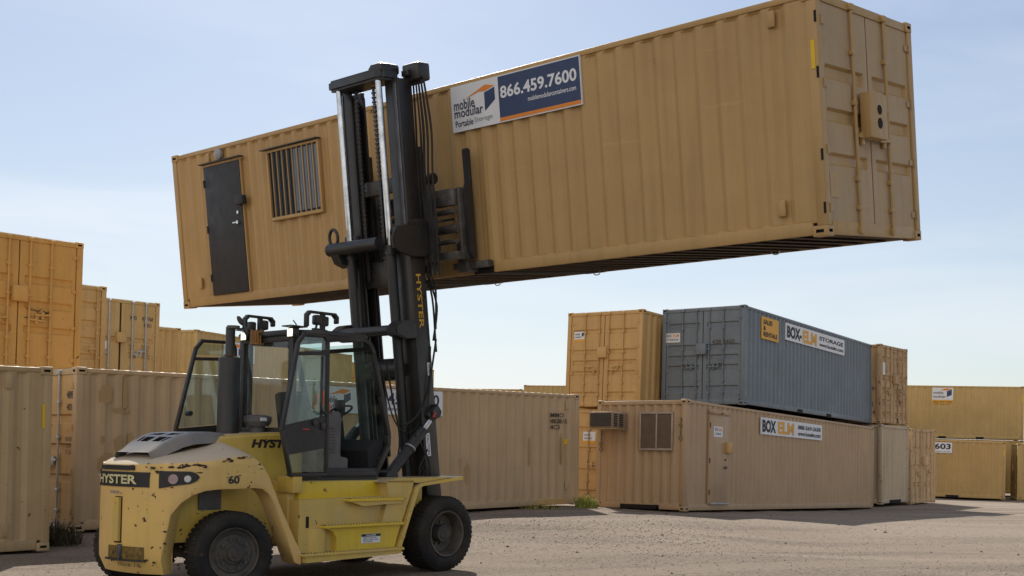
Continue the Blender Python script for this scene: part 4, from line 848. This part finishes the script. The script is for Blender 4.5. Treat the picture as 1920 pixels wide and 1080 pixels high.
# ---- chassis
q = MB(); q.box((-3.75, -.52, .5), (-2.2, .52, 1.15), .02); q.box((-2.3, -.78, .42), (-.2, .78, 1.16), .02); q.box((-.45, -.5, .25), (.45, .5, .8), .02); fb('chassis', q, M_yb)
q = MB(); q.box((-3.30, -.545, .85), (-3.02, -.525, 1.08), .004); fb('access_plate', q, M_plas)
q = MB(); q.cyl((-3.1, -.75, .40), (-3.1, .75, .40), .09); q.box((-3.25, -.6, .3), (-2.95, .6, .5), .02); fb('axle', q, M_blk)
q = MB(); q.cyl((0, -.8, .475), (0, .8, .475), .14); fb('axle', q, M_blk)
for sg_ in (-1, 1):
    s1 = sg_
    def Y(a, b_): return (min(s1*a, s1*b_), max(s1*a, s1*b_))
    y0, y1 = Y(.78, .955)
    q = MB(); q.prism([(-2.27, .30), (-2.27, .95), (-1.6, .965), (-.98, .97), (-1.05, .70), (-.92, .32)], 'y', y0, y1); fb('side_panel', q, M_yb)
    y0, y1 = Y(.70, .85)
    q = MB(); q.box((-2.20, y0, .93), (-.83, y1, 1.165), .03); fb('upper_tank', q, M_yv)
    y0, y1 = Y(.60, .90); q = MB(); q.box((-2.32, y0, 1.03), (-2.19, y1, 1.22), .01); fb('frame_bracket', q, M_yb)
    y0, y1 = Y(.9, 1.08)
    def step(z, xa, xb, name='step'):
        q = MB(); q.box((xa, y0, z-.035), (xb, y1, z-.003), .006)
        nteeth = int((xb-xa)/.045)
        for i in range(nteeth):
            x = xa+.02+i*.045; ys_ = (y0 if s1 < 0 else y1); q.box((x, min(ys_, ys_-s1*.015), z-.008), (x+.018, max(ys_, ys_-s1*.015), z+.010))
        st_ = fb(name, q, M_yv if name == 'step' else M_yb)
        q = MB(); q.box((xa+.01, min(y0, y1)+.012, z-.004), (xb-.01, max(y0, y1)-.012, z+.001)); q.build('tread', M_tread, st_)
        return st_
    step(.955, -1.62, -.76); step(.655, -1.98, -.77); step(.345, -2.27, -.76, 'bottom_rail')
    q = MB(); q.prism([(-2.24, .24), (-2.24, .312), (-.78, .312), (-.80, .27), (-1.3, .255)], 'y', *Y(.88, 1.06)); fb('rail_flange', q, M_yb)
    q = MB(); q.prism([(-1.60, .920), (-1.42, .865), (-.82, .885), (-.77, .920)], 'y', *Y(.955, 1.06)); fb('step_bracket', q, M_yb)
    q = MB(); q.prism([(-1.78, .345), (-1.78, .50), (-1.83, .58), (-1.95, .62), (-.80, .62), (-.88, .345)], 'y', *Y(.93, 1.03)); bx_ = fb('step_box', q, M_yv)
    q = MB(); q.cyl((-2.0, s1*.86, .33), (-2.0, s1*.86, .62), .16, seg=28); fb('air_tank', q, M_yb)
    q = MB(); q.box((-2.17, min(s1*.955, s1*.962), .63), (-2.13, max(s1*.955, s1*.962), .76), .003); fb('slot', q, M_hole)
    # front fender
    q = MB(); y0, y1 = Y(.44, 1.05)
    q.prism([(-.86, .31), (-.55, 1.075), (-.47, 1.125), (.26, 1.205), (.26, 1.165), (-.44, 1.088), (-.505, 1.055), (-.80, .30)], 'y', y0, y1); fb('front_fender', q, M_yb)
    q = MB(); y0, y1 = Y(.80, 1.02)
    q.prism([(-1.02, 1.155), (-.57, 1.16), (-.60, 1.04), (-.90, .31), (-.99, .31), (-1.08, .66), (-.98, .97)], 'y', y0, y1); fb('fender_gusset', q, M_yb)
    q = MB(); q.prism([(-1.08, 1.14), (-.86, 1.19), (.10, 1.195), (-.47, 1.13)], 'y', *Y(.45, 1.02)); fb('fender_top', q, M_yb)
st = rect('warning_sticker', M_white, FK, -1.41, .42, -1.12, .53, d0=1.03, d1=1.036)
q = MB(); q.box((-1.41, -1.040, .497), (-1.12, -1.036, .528)); q.build('sticker_band', M_ink2, st)
text('DANGER', (-1.34, .503, -1.19, .522), M_winkW, st, 'front', 1.042, 0.02)
text('KEEP CLEAR OF\nMAST AND LOAD\nNO RIDERS', (-1.38, .43, -1.15, .488), M_ink, st, 'front', 1.038, 0.01)
# ---- wheels
def wheel(name, x, y, z, r, sgn, steer, dished, w=.34):
    # axis local z points outward
    base = Matrix.Translation((x, y, z)) @ Matrix.Rotation(R(steer), 4, 'Z') @ Matrix.Rotation(R(90) if sgn < 0 else R(-90), 4, 'X')
    e = empty(name); e.parent = FK; e.matrix_local = base
    q = MB(); I = Matrix()
    rr = r*.62
    prof = [(-w, rr), (-w-.005, r*.75), (-w+.02, r*.93), (-w+.05, r*.985), (-.055, r*.985), (-.022, r*.955), (-.002, r*.90), (.008, r*.82), (.010, r*.76), (.004, r*.70), (-.012, r*.645), (-.03, r*.62)]
    q.lathe(prof, I, 64)
    n_ = 46
    for i in range(n_):
        a = 2*math.pi*i/n_
        for k, (z0, z1, off) in enumerate(((-.165, -.030, 0), (-w+.01, -.175, .5))):
            a2 = a+2*math.pi/n_*off
            Mx = Matrix.Rotation(a2, 4, 'Z')
            q.box((r*.92 if k == 0 else r*.93, -.021, z0), (r*1.0, .021, z1), .006, Mx)
    q.build('tyre', M_rubber, e, smooth=40)
    q = MB(); 
    if dished: prof = [(-.03, r*.625), (-.005, r*.615), (-.012, r*.57), (-.05, r*.545), (-.17, r*.50), (-.20, r*.36), (-.20, 0.001)]
    else: prof = [(-.03, r*.625), (-.008, r*.615), (-.012, r*.58), (-.045, r*.555), (-.055, r*.47), (-.04, r*.44), (-.035, r*.27), (-.02, r*.24), (-.02, .001)]
    q.lathe(prof, I, 48); q.build('rim', M_rim, e, smooth=40)
    q = MB()
    if dished: q.cyl((0, 0, -.2), (0, 0, -.07), r*.24, r*.22, 28); q.cyl((0, 0, -.07), (0, 0, -.055), r*.16, r*.14, 24)
    else: q.cyl((0, 0, -.03), (0, 0, .015), r*.19, r*.17, 28); q.cyl((0, 0, .015), (0, 0, .03), r*.09, r*.08, 20)
    q.build('hub', M_rim, e, smooth=40)
    nn_ = 10
    for i in range(nn_):
        a = 2*math.pi*i/nn_; rad_ = r*(.35 if not dished else .30); z0 = -.036 if not dished else -.2
        q = MB(); q.cyl((rad_*math.cos(a), rad_*math.sin(a), z0), (rad_*math.cos(a), rad_*math.sin(a), z0+.028), .016, .014, 8); q.build('wheel_nut', M_steel, e, smooth=0)
wheel('front_wheel', 0, -1.05, .475, .478, -1, 0, True, .43); wheel('front_wheel', 0, 1.05, .475, .478, 1, 0, True, .43)
wheel('rear_wheel', -3.09, -.93, .385, .462, -1, -11, False, .30); wheel('rear_wheel', -3.17, 1.03, .385, .462, 1, -11, False, .30)
# ---- exhaust, intake
q = MB(); q.cyl((-2.51, .12, 1.70), (-2.51, .12, 2.60), .130, seg=28); q.cyl((-2.51, .12, 2.60), (-2.51, .12, 2.625), .125, .08, 28)
q.cyl((-2.51, .12, 2.62), (-2.51, .12, 2.97), .055, seg=20); fb('exhaust_stack', q, M_blk)
q = MB(); q.cyl((-2.50, .08, 2.95), (-2.50, .08, 2.985), .075, seg=20); fb('exhaust_cap', q, M_steel)
q = MB(); q.cyl((-2.51, .12, 2.61), (-2.51, .12, 2.64), .07, seg=20); fb('exhaust_clamp', q, simple('rusty_clamp', (0.13, 0.05, 0.025), 0.8))
q = MB(); q.cyl((-2.17, .02, 1.70), (-2.17, .02, 1.80), .09, seg=20); q.cyl((-2.17, .02, 1.80), (-2.17, .02, 1.85), .13, .16, 28); q.cyl((-2.17, .02, 1.85), (-2.17, .02, 1.915), .165, .165, 28); q.cyl((-2.17, .02, 1.915), (-2.17, .02, 1.935), .16, .10, 28)
ai = fb('air_intake', q, M_plas)
rect('intake_sticker', M_white, ai, -2.24, 1.86, -2.16, 1.90, d0=.135, d1=.15)
# round mirrors by the stack
q = MB(); q.tube([(-2.46, .04, 2.95), (-2.40, .04, 2.96), (-2.385, .045, 3.0)], .009, 6); fb('mirror_arm', q, M_blk)
for p0, p1 in (((-2.44, .09, 3.11), (-2.39, .05, 3.0)), ((-2.38, .04, 3.0), (-2.35, .0, 2.87))):
    a, b_ = Vector(p0), Vector(p1); q = MB(); ax = (b_-a).normalized(); M = Matrix.Translation((a+b_)/2) @ ax.to_track_quat('Z', 'Y').to_matrix().to_4x4() @ Matrix.Diagonal((.016, .030, (b_-a).length/2, 1))
    bmesh.ops.create_uvsphere(q.b, u_segments=14, v_segments=10, radius=1, matrix=M); fb('round_mirror', q, M_blk)
# ---- cab
def frame_poly(q, pts, y, w=.055, d=.055, close=True):
    n_ = len(pts)
    for i in range(n_ if close else n_-1):
        a, b_ = pts[i], pts[(i+1) % n_]; q.bar((a[0], y, a[1]), (b_[0], y, b_[1]), d, w, .008, upv=(0, 1, 0)) ; q.sph((b_[0], y, b_[1]), w*.50, seg=10)
side = [(-1.79, 1.24), (-1.79, 2.86), (-1.20, 2.88), (-1.10, 2.83), (-1.05, 2.72), (-.90, 2.20), (-.775, 1.72), (-.78, 1.58), (-.97, 1.24)]
for sg_ in (-1, 1):
    q = MB(); frame_poly(q, side, sg_*.75, .062, .06); fb('cab_side_frame', q, M_cabf)
    q = MB(); q.bar((-2.06, sg_*.49, 1.72), (-2.06, sg_*.49, 2.86), .07, .09, .01); fb('rear_post', q, M_cabf)
    q = MB(); q.bar((-1.79, sg_*.75, 2.86), (-2.06, sg_*.49, 2.85), .055, .06, .01); q.bar((-1.79, sg_*.75, 1.75), (-2.06, sg_*.49, 1.74), .055, .06, .01); fb('corner_rail', q, M_cabf)
    q = MB(); q.quad([(-1.80, sg_*.74, 1.76), (-2.05, sg_*.50, 1.76), (-2.05, sg_*.50, 2.83), (-1.80, sg_*.74, 2.83)]); fb('quarter_window', q, M_glass, smooth=0)
for z in (2.85, 1.75):
    q = MB(); q.bar((-2.06, -.49, z), (-2.06, .49, z), .07, .07, .01); fb('rear_cross_rail', q, M_cabf)
q = MB(); q.quad([(-2.06, -.46, 1.77), (-2.06, .46, 1.77), (-2.06, .46, 2.82), (-2.06, -.46, 2.82)]); fb('rear_window', q, M_glass, smooth=0)
q = MB(); q.prism([(-2.14, -.50), (-2.14, .50), (-1.86, .78), (-1.15, .78), (-1.15, -.78), (-1.86, -.78)], 'z', 2.885, 2.945)
bmesh.ops.bevel(q.b, geom=q.b.edges[:], offset=.015, segments=2, affect='EDGES'); fb('roof', q, M_blk)
q = MB(); q.prism([(-2.10, -.48), (-2.10, .48), (-1.84, .75), (-.95, .75), (-.95, -.75), (-1.84, -.75)], 'z', 1.165, 1.235); q.box((-1.79, -.77, 1.205), (-.93, -.70, 1.31), .01); fb('cab_floor', q, M_cabf)
q = MB(); q.prism([(-1.12, 2.84), (-1.06, 2.72), (-.91, 2.20), (-.79, 1.72), (-.79, 1.62), (-.80, 1.62), (-.80, 1.72), (-.92, 2.20), (-1.07, 2.72), (-1.13, 2.84)], 'y', -.72, .72)
fb('windscreen', q, M_glass, smooth=0)
q = MB()
for a, b_ in ((( -1.08, 2.78), (-1.03, 2.70)), ((-.99, 1.27), (-.95, 1.33))):
    q.bar((a[0], -.74, a[1]), (a[0], .74, a[1]), .05, .05, .008)
fb('front_cross_rail', q, M_cabf)
# far side glass
q = MB(); q.prism([(-1.78, 1.26), (-1.78, 1.62), (-.80, 1.62), (-.98, 1.26)], 'y', .742, .752); q.prism([(-1.78, 1.26), (-1.78, 1.75), (-1.84, 1.75), (-1.84, 1.26)], 'y', -.735, -.70)
fb('lower_panel', q, M_cabf)
# interior
q = MB(); q.prism([(-1.77, 1.23), (-1.77, 1.99), (-1.50, 1.99), (-1.46, 1.90), (-1.475, 1.84), (-1.475, 1.45), (-1.36, 1.43), (-1.36, 1.23)], 'y', -.70, -.42)
bmesh.ops.bevel(q.b, geom=q.b.edges[:], offset=.012, segments=2, affect='EDGES')
for i in range(9): z = 1.50+i*.036; q.box((-1.74, -.712, z), (-1.56, -.695, z+.018), .004)
fb('side_console', q, M_plas)
q = MB(); q.box((-1.75, -.69, 1.90), (-1.44, -.40, 1.985), .02); fb('console_lid', q, M_seat)
q = MB(); q.box((-1.62, -.26, 1.50), (-1.10, .26, 1.66), .05); q.box((-1.56, -.2, 1.23), (-1.2, .2, 1.5), .03); fb('seat', q, M_seat)
q = MB(); q.box((-.06, -.25, 0), (.06, .25, .62), .05, Matrix.Translation((-1.64, 0, 1.62)) @ Matrix.Rotation(-.15, 4, 'Y')); fb('backrest', q, M_seat)
q = MB(); q.bar((-1.71, -.44, 2.02), (-1.66, -.48, 2.20), .03, .05, .01); q.box((-1.69, -.62, 1.985), (-1.58, -.52, 2.09), .01); fb('seat_belt', q, M_orb)
q = MB(); q.bar((-.90, 0, 1.25), (-1.0, 0, 1.92), .12, .16, .03); fb('steering_column', q, M_seat)
q = MB(); cc = Vector((-1.0, -.02, 2.0)); Mx = Matrix.Translation(cc) @ Matrix.Rotation(R(-28), 4, 'Y')
q.tube([Mx @ Vector((.20*math.cos(a), .20*math.sin(a), 0)) for a in [2*math.pi*i/28 for i in range(29)]], .014, 8)
for a in (0.4, 2.5, 4.6): q.tube([Mx @ Vector((0, 0, -.02)), Mx @ Vector((.20*math.cos(a), .20*math.sin(a), 0))], .010, 6)
q.cyl(Mx @ Vector((0, 0, -.06)), Mx @ Vector((0, 0, 0)), .04); fb('steering_wheel', q, M_seat)
q = MB(); q.box((-.90, .02, 1.98), (-.83, .17, 2.17), .01, ); q.bar((-.86, .09, 1.75), (-.86, .09, 2.0), .03, .03); fb('display', q, M_blk)
q = MB(); q.prism([(-1.03, 1.24), (-1.06, 1.52), (-.95, 1.66), (-.81, 1.66), (-.81, 1.58), (-.985, 1.24)], 'y', -.70, .70); fb('dashboard', q, M_seat)
q = MB(); q.box((-1.60, .34, 1.23), (-1.0, .70, 1.78), .04); fb('armrest_console', q, M_seat)
# doors, both swung fully back
def door(sg_, yy):
    k = -0.19 if sg_ > 0 else 0
    pts = [(-2.35+k, 1.24), (-2.48+k, 1.75), (-2.28+k*.75, 2.76), (-2.20+k*.7, 2.86), (-1.90, 2.87), (-1.86, 2.80), (-1.84, 1.24)]
    q = MB(); frame_poly(q, pts, yy, .055, .04)
    q.bar((-2.31+k*.8, yy, 2.63), (-1.86, yy, 2.66), .04, .045, .006, upv=(0, 1, 0)); q.bar((-1.93, yy, 1.9), (-1.93, yy, 2.63), .03, .02, .004, upv=(0, 1, 0))
    q.prism([(-2.465+k, 1.70), (-2.47+k, 1.79 if not k else 1.76), (-1.86, 1.93 if not k else 1.84), (-1.86, 1.55), (-2.42+k, 1.46)], 'y', yy-.015, yy+.015)
    d = fb('cab_door', q, M_cabf)
    for pl in ([(-2.29+k*.8, 2.68), (-2.24+k*.7, 2.83), (-1.89, 2.84), (-1.88, 2.70)], [(-2.46+k, 1.80 if not k else 1.77), (-2.31+k*.8, 2.61), (-1.88, 2.64), (-1.87, 1.93 if not k else 1.85)], [(-2.33+k, 1.27), (-2.41+k, 1.47), (-1.87, 1.56), (-1.86, 1.27)]):
        q = MB(); q.prism(pl, 'y', yy-.003, yy+.003); q.build('pane', M_glass, d, smooth=0)
    q = MB(); q.cyl((-2.04 if sg_ < 0 else -2.5, yy-.05, 1.84 if sg_ < 0 else 1.95), (-2.04 if sg_ < 0 else -2.5, yy+.03, 1.84 if sg_ < 0 else 1.95), .032, seg=14); q.box((-1.95, yy-.04, 1.76), (-1.88, yy-.01, 1.85), .01); q.build('door_handle', M_blk, d)
    if sg_ < 0:
        q = MB(); q.box((-2.20, yy-.022, 1.755), (-2.11, yy-.018, 1.77)); q.build('red_label', M_redp, d)
        q = MB(); q.tube(spline([(-1.98, yy-.07, 2.36), (-1.985, yy-.08, 2.2), (-1.985, yy-.08, 2.02), (-1.93, yy-.07, 1.95), (-1.80, yy-.03, 1.97)], 5), .012, 8); q.build('grab_bar', M_blk, d)
        q = MB(); q.bar((-1.965, yy-.07, 2.05), (-1.965, yy-.07, 2.22), .02, .03, .004); q.build('grab_bar_sleeve', M_orb, d)
    for z in (1.5, 2.3):
        q = MB(); q.box((-1.87, min(yy, sg_*.76), z-.04), (-1.82, max(yy, sg_*.76), z+.04), .006); q.build('hinge', M_blk, d)
door(-1, -.88); door(1, .98)
# roof fittings
def guard(x0, x1, y, zt, zb_, post):
    q = MB()
    q.box((x0-.02, y-.035, zb_), (x0+.02, y+.035, zt-.03), .012); q.box((x1-.02, y-.035, zb_+.07), (x1+.02, y+.035, zt-.03), .012); q.box((x0+.02, y-.035, zt-.022), (x1-.02, y+.035, zt+.008), .01)
    for xx, sg_ in ((x0, 1), (x1, -1)): q.bar((xx, y, zt-.045), (xx+sg_*.04, y, zt-.008), .07, .03, upv=(0, 1, 0)) if False else q.bar((xx, y, zt-.05), (xx+sg_*.045, y, zt-.005), .035, .07, upv=(0, 1, 0))
    q.bar((post, y, 2.93), (post, y, zt), .05, .05); g_ = fb('lamp_guard', q, M_cabf)
    return g_
guard(-1.88, -1.43, -.5, 3.19, 3.0, -1.64); guard(-2.12, -1.71, .4, 3.17, 2.99, -1.90)
for x, y, z in ((-1.74, -.52, 3.09), (-1.58, -.45, 3.09), (-1.83, .42, 3.07), (-1.99, .45, 3.04)):
    q = MB(); q.box((x-.045, y-.05, z-.06), (x+.045, y+.05, z+.06), .02); q.cyl((x-.02, y, z-.12), (x, y, z-.05), .014, seg=8); q.box((x-.06, y-.03, 2.93), (x+.04, y+.03, z-.10), .01); fb('roof_lamp', q, M_blk)
for y, s_ in ((.30, -.02), (-.62, .02)):
    q = MB(); q.box((-2.20, y-.055, 2.84), (-2.11, y+.055, 2.955), .012); q.box((-2.26, y-.09, 2.963), (-2.02, y+.09, 2.978), .003); wl = fb('work_lamp', q, M_blk)
    q = MB(); q.box((-2.213, y-.045, 2.85), (-2.20, y+.045, 2.94), .004); q.build('lamp_lens', M_lamp, wl)
q = MB(); q.cyl((-2.13, .13, 2.80), (-2.13, .13, 2.96), .055, seg=16)
for i in range(8):
    a = i*math.pi/4; q.cyl((-2.13+.075*math.cos(a), .13+.075*math.sin(a), 2.80), (-2.13+.075*math.cos(a), .13+.075*math.sin(a), 2.97), .008, seg=6)
q.cyl((-2.13, .13, 2.79), (-2.13, .13, 2.805), .085, seg=20); fb('beacon', q, M_beacon)
q = MB(); q.tube([(-1.98, -.45, 2.94), (-2.0, -.46, 3.02), (-2.05, -.47, 3.06)], .008, 6); fb('antenna', q, M_blk)
# ---- mast
def mb(name, q, mat, par=None, **k):
    return q.build(name, mat, par or FK, mat=MM if par is None else None, **k)
for s1 in (-1, 1):
    def YY(a, b_): return min(s1*a, s1*b_), max(s1*a, s1*b_)
    def chan(q, yo, yi, a0, a1, h0, h1, t=.03):
        ya, yb = YY(yo, yo-t); q.box((a0, ya, h0), (a1, yb, h1), .006)
        ya, yb = YY(yo-.004, yi); q.box((a0+.001, ya, h0+.002), (a0+t, yb, h1-.002), .006); q.box((a1-t, ya, h0+.002), (a1-.001, yb, h1-.002), .006)
    q = MB(); chan(q, .635, .36, .08, .33, -.33, 3.93); ro = mb('outer_mast_rail', q, M_mast)
    q = MB(); chan(q, .595, .34, .125, .365, .9, 5.86); ri = mb('inner_mast_rail', q, M_mast)
    q = MB(); ya, yb = YY(.56, .50); q.box((.117, ya, 3.95), (.124, yb, 5.82)); q.build('worn_flange', M_worn, ri)
    q = MB(); chan(q, .52, .30, .16, .34, 3.2, 5.78); mb('third_mast_rail', q, M_mast)
    q = MB(); yr = s1*.40 if s1 > 0 else -.385
    q.cyl((-.02, yr, 3.7), (-.02, yr, 5.84), .043, seg=24); hc = mb('hoist_rod', q, M_chrome)
    q = MB(); q.cyl((-.02, yr, -.25), (-.02, yr, 3.66), .066, seg=24); q.cyl((-.02, yr, 3.60), (-.02, yr, 3.72), .08, seg=24); mb('hoist_cylinder', q, M_blk)
    # lift chain
    q = MB(); yc = s1*.175+.05
    for i in range(84): z = 3.3+i*.03; q.box((.10, yc-.028, z), (.135, yc+.028, z+.023)) if i % 2 else q.box((.108, yc-.020, z), (.128, yc+.020, z+.024))
    q.b.verts.ensure_lookup_table(); mb('lift_chain', q, M_mast, smooth=0)
    # bracket where the ball bar meets the rails
    q = MB(); q.prism([(-.24, 3.66), (-.25, 3.80), (-.17, 3.92), (.0, 3.96), (.05, 4.03), (.30, 4.05), (.40, 3.98), (.40, 3.62), (.30, 3.55), (.06, 3.55), (-.12, 3.60)], 'y', *YY(.70, .655 if s1 < 0 else .60))
    if s1 < 0: q.box((.06, -.66, 3.62), (.38, -.34, 3.98), .02)
    bmesh.ops.bevel(q.b, geom=q.b.edges[:], offset=.008, segments=2, affect='EDGES')
    if s1 < 0:
        for i in range(4): q.cyl((.06+i*.08, s1*.695, 3.97), (.06+i*.08, s1*.715, 3.97), .016, seg=8)
    if s1 < 0: mb('mast_bracket', q, M_blk)
    q = MB(); q.prism([(-.26, 2.56), (-.27, 2.66), (-.16, 2.73), (.02, 2.74), (.10, 2.68), (.10, 2.50), (-.1, 2.50)], 'y', *YY(.655, .45)); bmesh.ops.bevel(q.b, geom=q.b.edges[:], offset=.015, segments=2, affect='EDGES'); mb('mast_bracket', q, M_blk)
    # tilt cylinder (truck space)
    y = s1*.66
    q = MB(); q.cyl((-.68, y, 1.20), (-.10, y, 1.80), .070, seg=24); q.cyl((-.35, y, 1.54), (-.31, y, 1.582), .078, seg=24); q.cyl((-.68, y-.08, 1.19), (-.68, y+.08, 1.19), .10, seg=24); tcx = fb('tilt_cylinder', q, M_blk)
    q = MB(); q.cyl((-.10, y, 1.80), (.02, y, 1.93), .04, seg=16); q.build('piston_rod', M_chrome, tcx)
    q = MB(); q.cyl((-.33, y-.005, 1.56), (-.32, y-.005, 1.572), .080, seg=24); q.build('clamp_band', M_rod_s, tcx)
    q = MB(); q.box((-.04, min(y-.05, y+.05), 1.92), (.20, max(y-.05, y+.05), 2.08), .035, Matrix.Translation((.05, 0, 2.0)) @ Matrix.Rotation(-.7, 4, 'Y') @ Matrix.Translation((-.05, 0, -2.0))); q.cyl((.06, y-.09, 2.03), (.06, y+.09, 2.03), .075, seg=20); fb('tilt_anchor', q, M_blk)
q = MB(); q.box((0, -.755, 1.97), (.03, -.725, 2.05), .004, Matrix.Translation((0, 0, 2.0)) @ Matrix.Rotation(.5, 4, 'Y') @ Matrix.Translation((0, 0, -2.0))); fb('hose_clip', q, M_redp)
q = MB(); q.cyl((-.16, -.34, 3.75), (-.16, .66, 3.75), .088, seg=28); q.sph((-.16, .66, 3.75), .088, (1, .5, 1)); q.prism([(-.22, 3.70), (-.16, 3.56), (-.02, 3.50), (.1, 3.56), (.05, 3.72)], 'y', .44, .60); tb = mb('tie_bar', q, M_blk)
q = MB(); q.tube([Vector((-.16+.0, .57+.085*math.cos(a), 3.905+.115*math.sin(a))) for a in [2*math.pi*i/20 for i in range(21)]], .022, 8); q.build('lifting_eye', M_blk, tb)
q = MB(); q.cyl((-.20, -.50, 2.62), (-.20, .52, 2.62), .068, seg=28); q.sph((-.20, .52, 2.62), .068, (1, .4, 1)); mb('tie_bar', q, M_blk)
q = MB(); q.cyl((.20, -.40, 2.10), (.20, .40, 2.10), .15, seg=28); mb('mast_cross_tube', q, M_blk)
for b_ in (((.10, -.40, .1), (.3, .40, .45)), ((.16, -.36, 3.2), (.22, .36, 3.55)), ((.16, -.36, 4.42), (.22, .36, 4.62))):
    q = MB(); q.box(*b_, .02); mb('mast_cross_member', q, M_mast)
q = MB(); q.prism([(.30, -.40), (.30, .44), (-.06, .56), (-.10, .50), (-.10, -.44), (-.04, -.50), (.20, -.52)], 'z', 5.84, 5.985); bmesh.ops.bevel(q.b, geom=q.b.edges[:], offset=.03, segments=2, affect='EDGES')
q.box((-.06, -.50, 5.92), (.27, -.26, 6.06), .04); q.cyl((.05, -.26, 6.0), (.05, -.18, 6.02), .04); mb('mast_crosshead', q, M_blk)
q = MB(); q.box((.34, -.76, 5.84), (.56, -.45, 6.07), .03); q.box((.28, -.62, 5.90), (.36, -.50, 5.98), .01); q.cyl((.44, -.72, 5.86), (.44, -.46, 5.86), .06, seg=20); mb('hose_sheave', q, M_mast)
for i in range(10):
    y0 = -.86+i*.034; a0 = .40+.02*(i % 2); q = MB(); sw = random.uniform(-.03, .03)
    q.tube(spline([(a0, -.60+(y0+.60)*.7, 5.88), (a0+.01, y0+sw*.5, 5.2), (a0-.02, y0+sw, 4.6), (a0-.02, y0, 4.0), (a0-.02, y0+.02, 3.4+random.uniform(-.3, .2))], 8), .012, 6); mb('hydraulic_hose', q, M_gasket)
q = MB(); q.box((.36, -.60, 3.45), (.44, -.36, 5.0), .01); q.box((.37, .36, 3.45), (.44, .60, 5.0), .01); mb('carriage_rail', q, M_mast)
# hoses and cables in truck space
for pts, r_ in (([(-.72, -.62, 2.66), (-.60, -.62, 2.2), (-.45, -.6, 1.7), (-.50, -.6, 1.3)], .012), ([(-.75, -.55, 2.6), (-.52, -.55, 1.95), (-.25, -.55, 1.75), (.0, -.6, 2.0)], .010), ([(-.45, -.7, 1.85), (-.2, -.66, 2.0), (.0, -.64, 2.35), (.02, -.64, 2.9)], .012),
                ([(-.05, -.7, 1.55), (-.15, -.66, 1.3), (-.05, -.62, 1.2), (.05, -.6, 1.5)], .010), ([(-.14, -.64, 1.7), (-.02, -.62, 1.4), (-.12, -.6, 1.2)], .010), ([(-.28, -.7, 1.75), (-.05, -.7, 1.45), (.05, -.66, 1.2)], .012), ([(.1, -.66, 3.0), (.0, -.68, 2.5), (-.05, -.68, 2.1)], .013)):
    q = MB(); q.tube(spline(pts, 8), r_, 6); fb('hydraulic_hose', q, M_gasket)
for pts in ([(.62, -.40, 3.40), (.50, -.62, 3.15), (.40, -.72, 2.95), (.40, -.68, 2.6)], [(.60, -.38, 3.38), (.55, -.56, 3.0), (.42, -.70, 2.8), (.36, -.66, 2.45)], [(.50, -.30, 3.38), (.44, -.60, 3.1), (.40, -.66, 2.3)]):
    q = MB(); q.tube(spline(pts, 8), .014, 8); mb('hydraulic_hose', q, M_gasket)
# lettering and stickers on the mast
text('HYSTER', (.15, 2.62, .235, 3.33), M_gold, ro if False else FK, 'front', .642, .02, name='mast_lettering', loc_m=MM, rot90=True)
for h0, h1, a0, a1 in ((2.0, 2.17, .24, .31), (.95, 1.25, .12, .19)):
    q = MB(); q.box((a0, -.642, h0), (a1, -.636, h1)); s_o = mb('rail_sticker', q, M_white)
    text('CAUTION', (a0+.015, h0+.02, a1-.015, h1-.02), M_ink2, s_o, 'front', .6435, .02, rot90=True)
# ---- carriage and forks
q = MB()
q.box((.60, -.98, 4.20), (.70, .98, 4.42), .01); q.box((.58, -1.0, 3.50), (.72, 1.0, 3.60), .01)
for s1 in (-1, 1): q.box((.66, min(s1*.98, s1*1.02), 3.49), (.80, max(s1*.98, s1*1.02), 4.43), .012); q.box((.44, min(s1*.36, s1*.62), 3.5), (.60, max(s1*.36, s1*.62), 4.5), .02)
q.box((.60, -.62, 3.62), (.66, .62, 3.82), .01)
car = mb('carriage', q, M_steel)
for h, r_ in ((4.12, .035), (4.02, .018)):
    q = MB(); q.cyl((.62, -.98, h), (.62, .98, h), r_, seg=16); mb('carriage_shaft', q, M_steel if r_ > .03 else M_chrome)
q = MB(); q.cyl((.66, -.97, 3.90), (.66, -.45, 3.90), .06, seg=24); q.cyl((.66, -.99, 3.90), (.66, -.93, 3.90), .07, seg=24); mb('side_shift_cylinder', q, M_steel)
q = MB(); q.cyl((.62, -.97, 3.73), (.62, .97, 3.73), .032, seg=16); mb('carriage_shaft', q, M_steel)
for s1 in (-1, 1):
    q = MB(); q.bar((.62, s1*.46, 4.40), (.66, s1*.52, 4.60), .09, .12, .02); q.cyl((.66, s1*.50, 4.60), (.66, s1*.58, 4.60), .075, seg=20); mb('chain_anchor', q, M_mast)
    q = MB(); ya, yb = sorted((s1*.98, s1*1.075)); q.prism([(.80, 3.50), (.88, 3.50), (.88, 4.92), (.84, 4.95), (.80, 4.93), (.81, 4.5), (.74, 4.35), (.74, 3.6)], 'y', ya, yb); bmesh.ops.bevel(q.b, geom=q.b.edges[:], offset=.01, segments=2, affect='EDGES'); mb('load_backrest_post', q, M_blk)
    q = MB(); yf = s1*.86; q.box((.80, yf-.09, 3.36), (.87, yf+.09, 3.75), .015); q.box((.81, yf-.09, 3.33), (2.75, yf+.09, 3.395), .012); 
    mb('fork', q, M_steel)
    q = MB(); q.box((.86, min(s1*.62, s1*1.26), 3.375), (.975, max(s1*.62, s1*1.26), 3.465), .012); mb('fork_positioner', q, M_steel)
q = MB(); q.box((.30, -.30, 3.35), (.58, -.02, 3.50), .01); mb('valve_block', q, M_blk); q = MB(); q.box((.60, -.46, 3.36), (.74, -.30, 3.52), .01); mb('hose_bracket', q, M_steel)
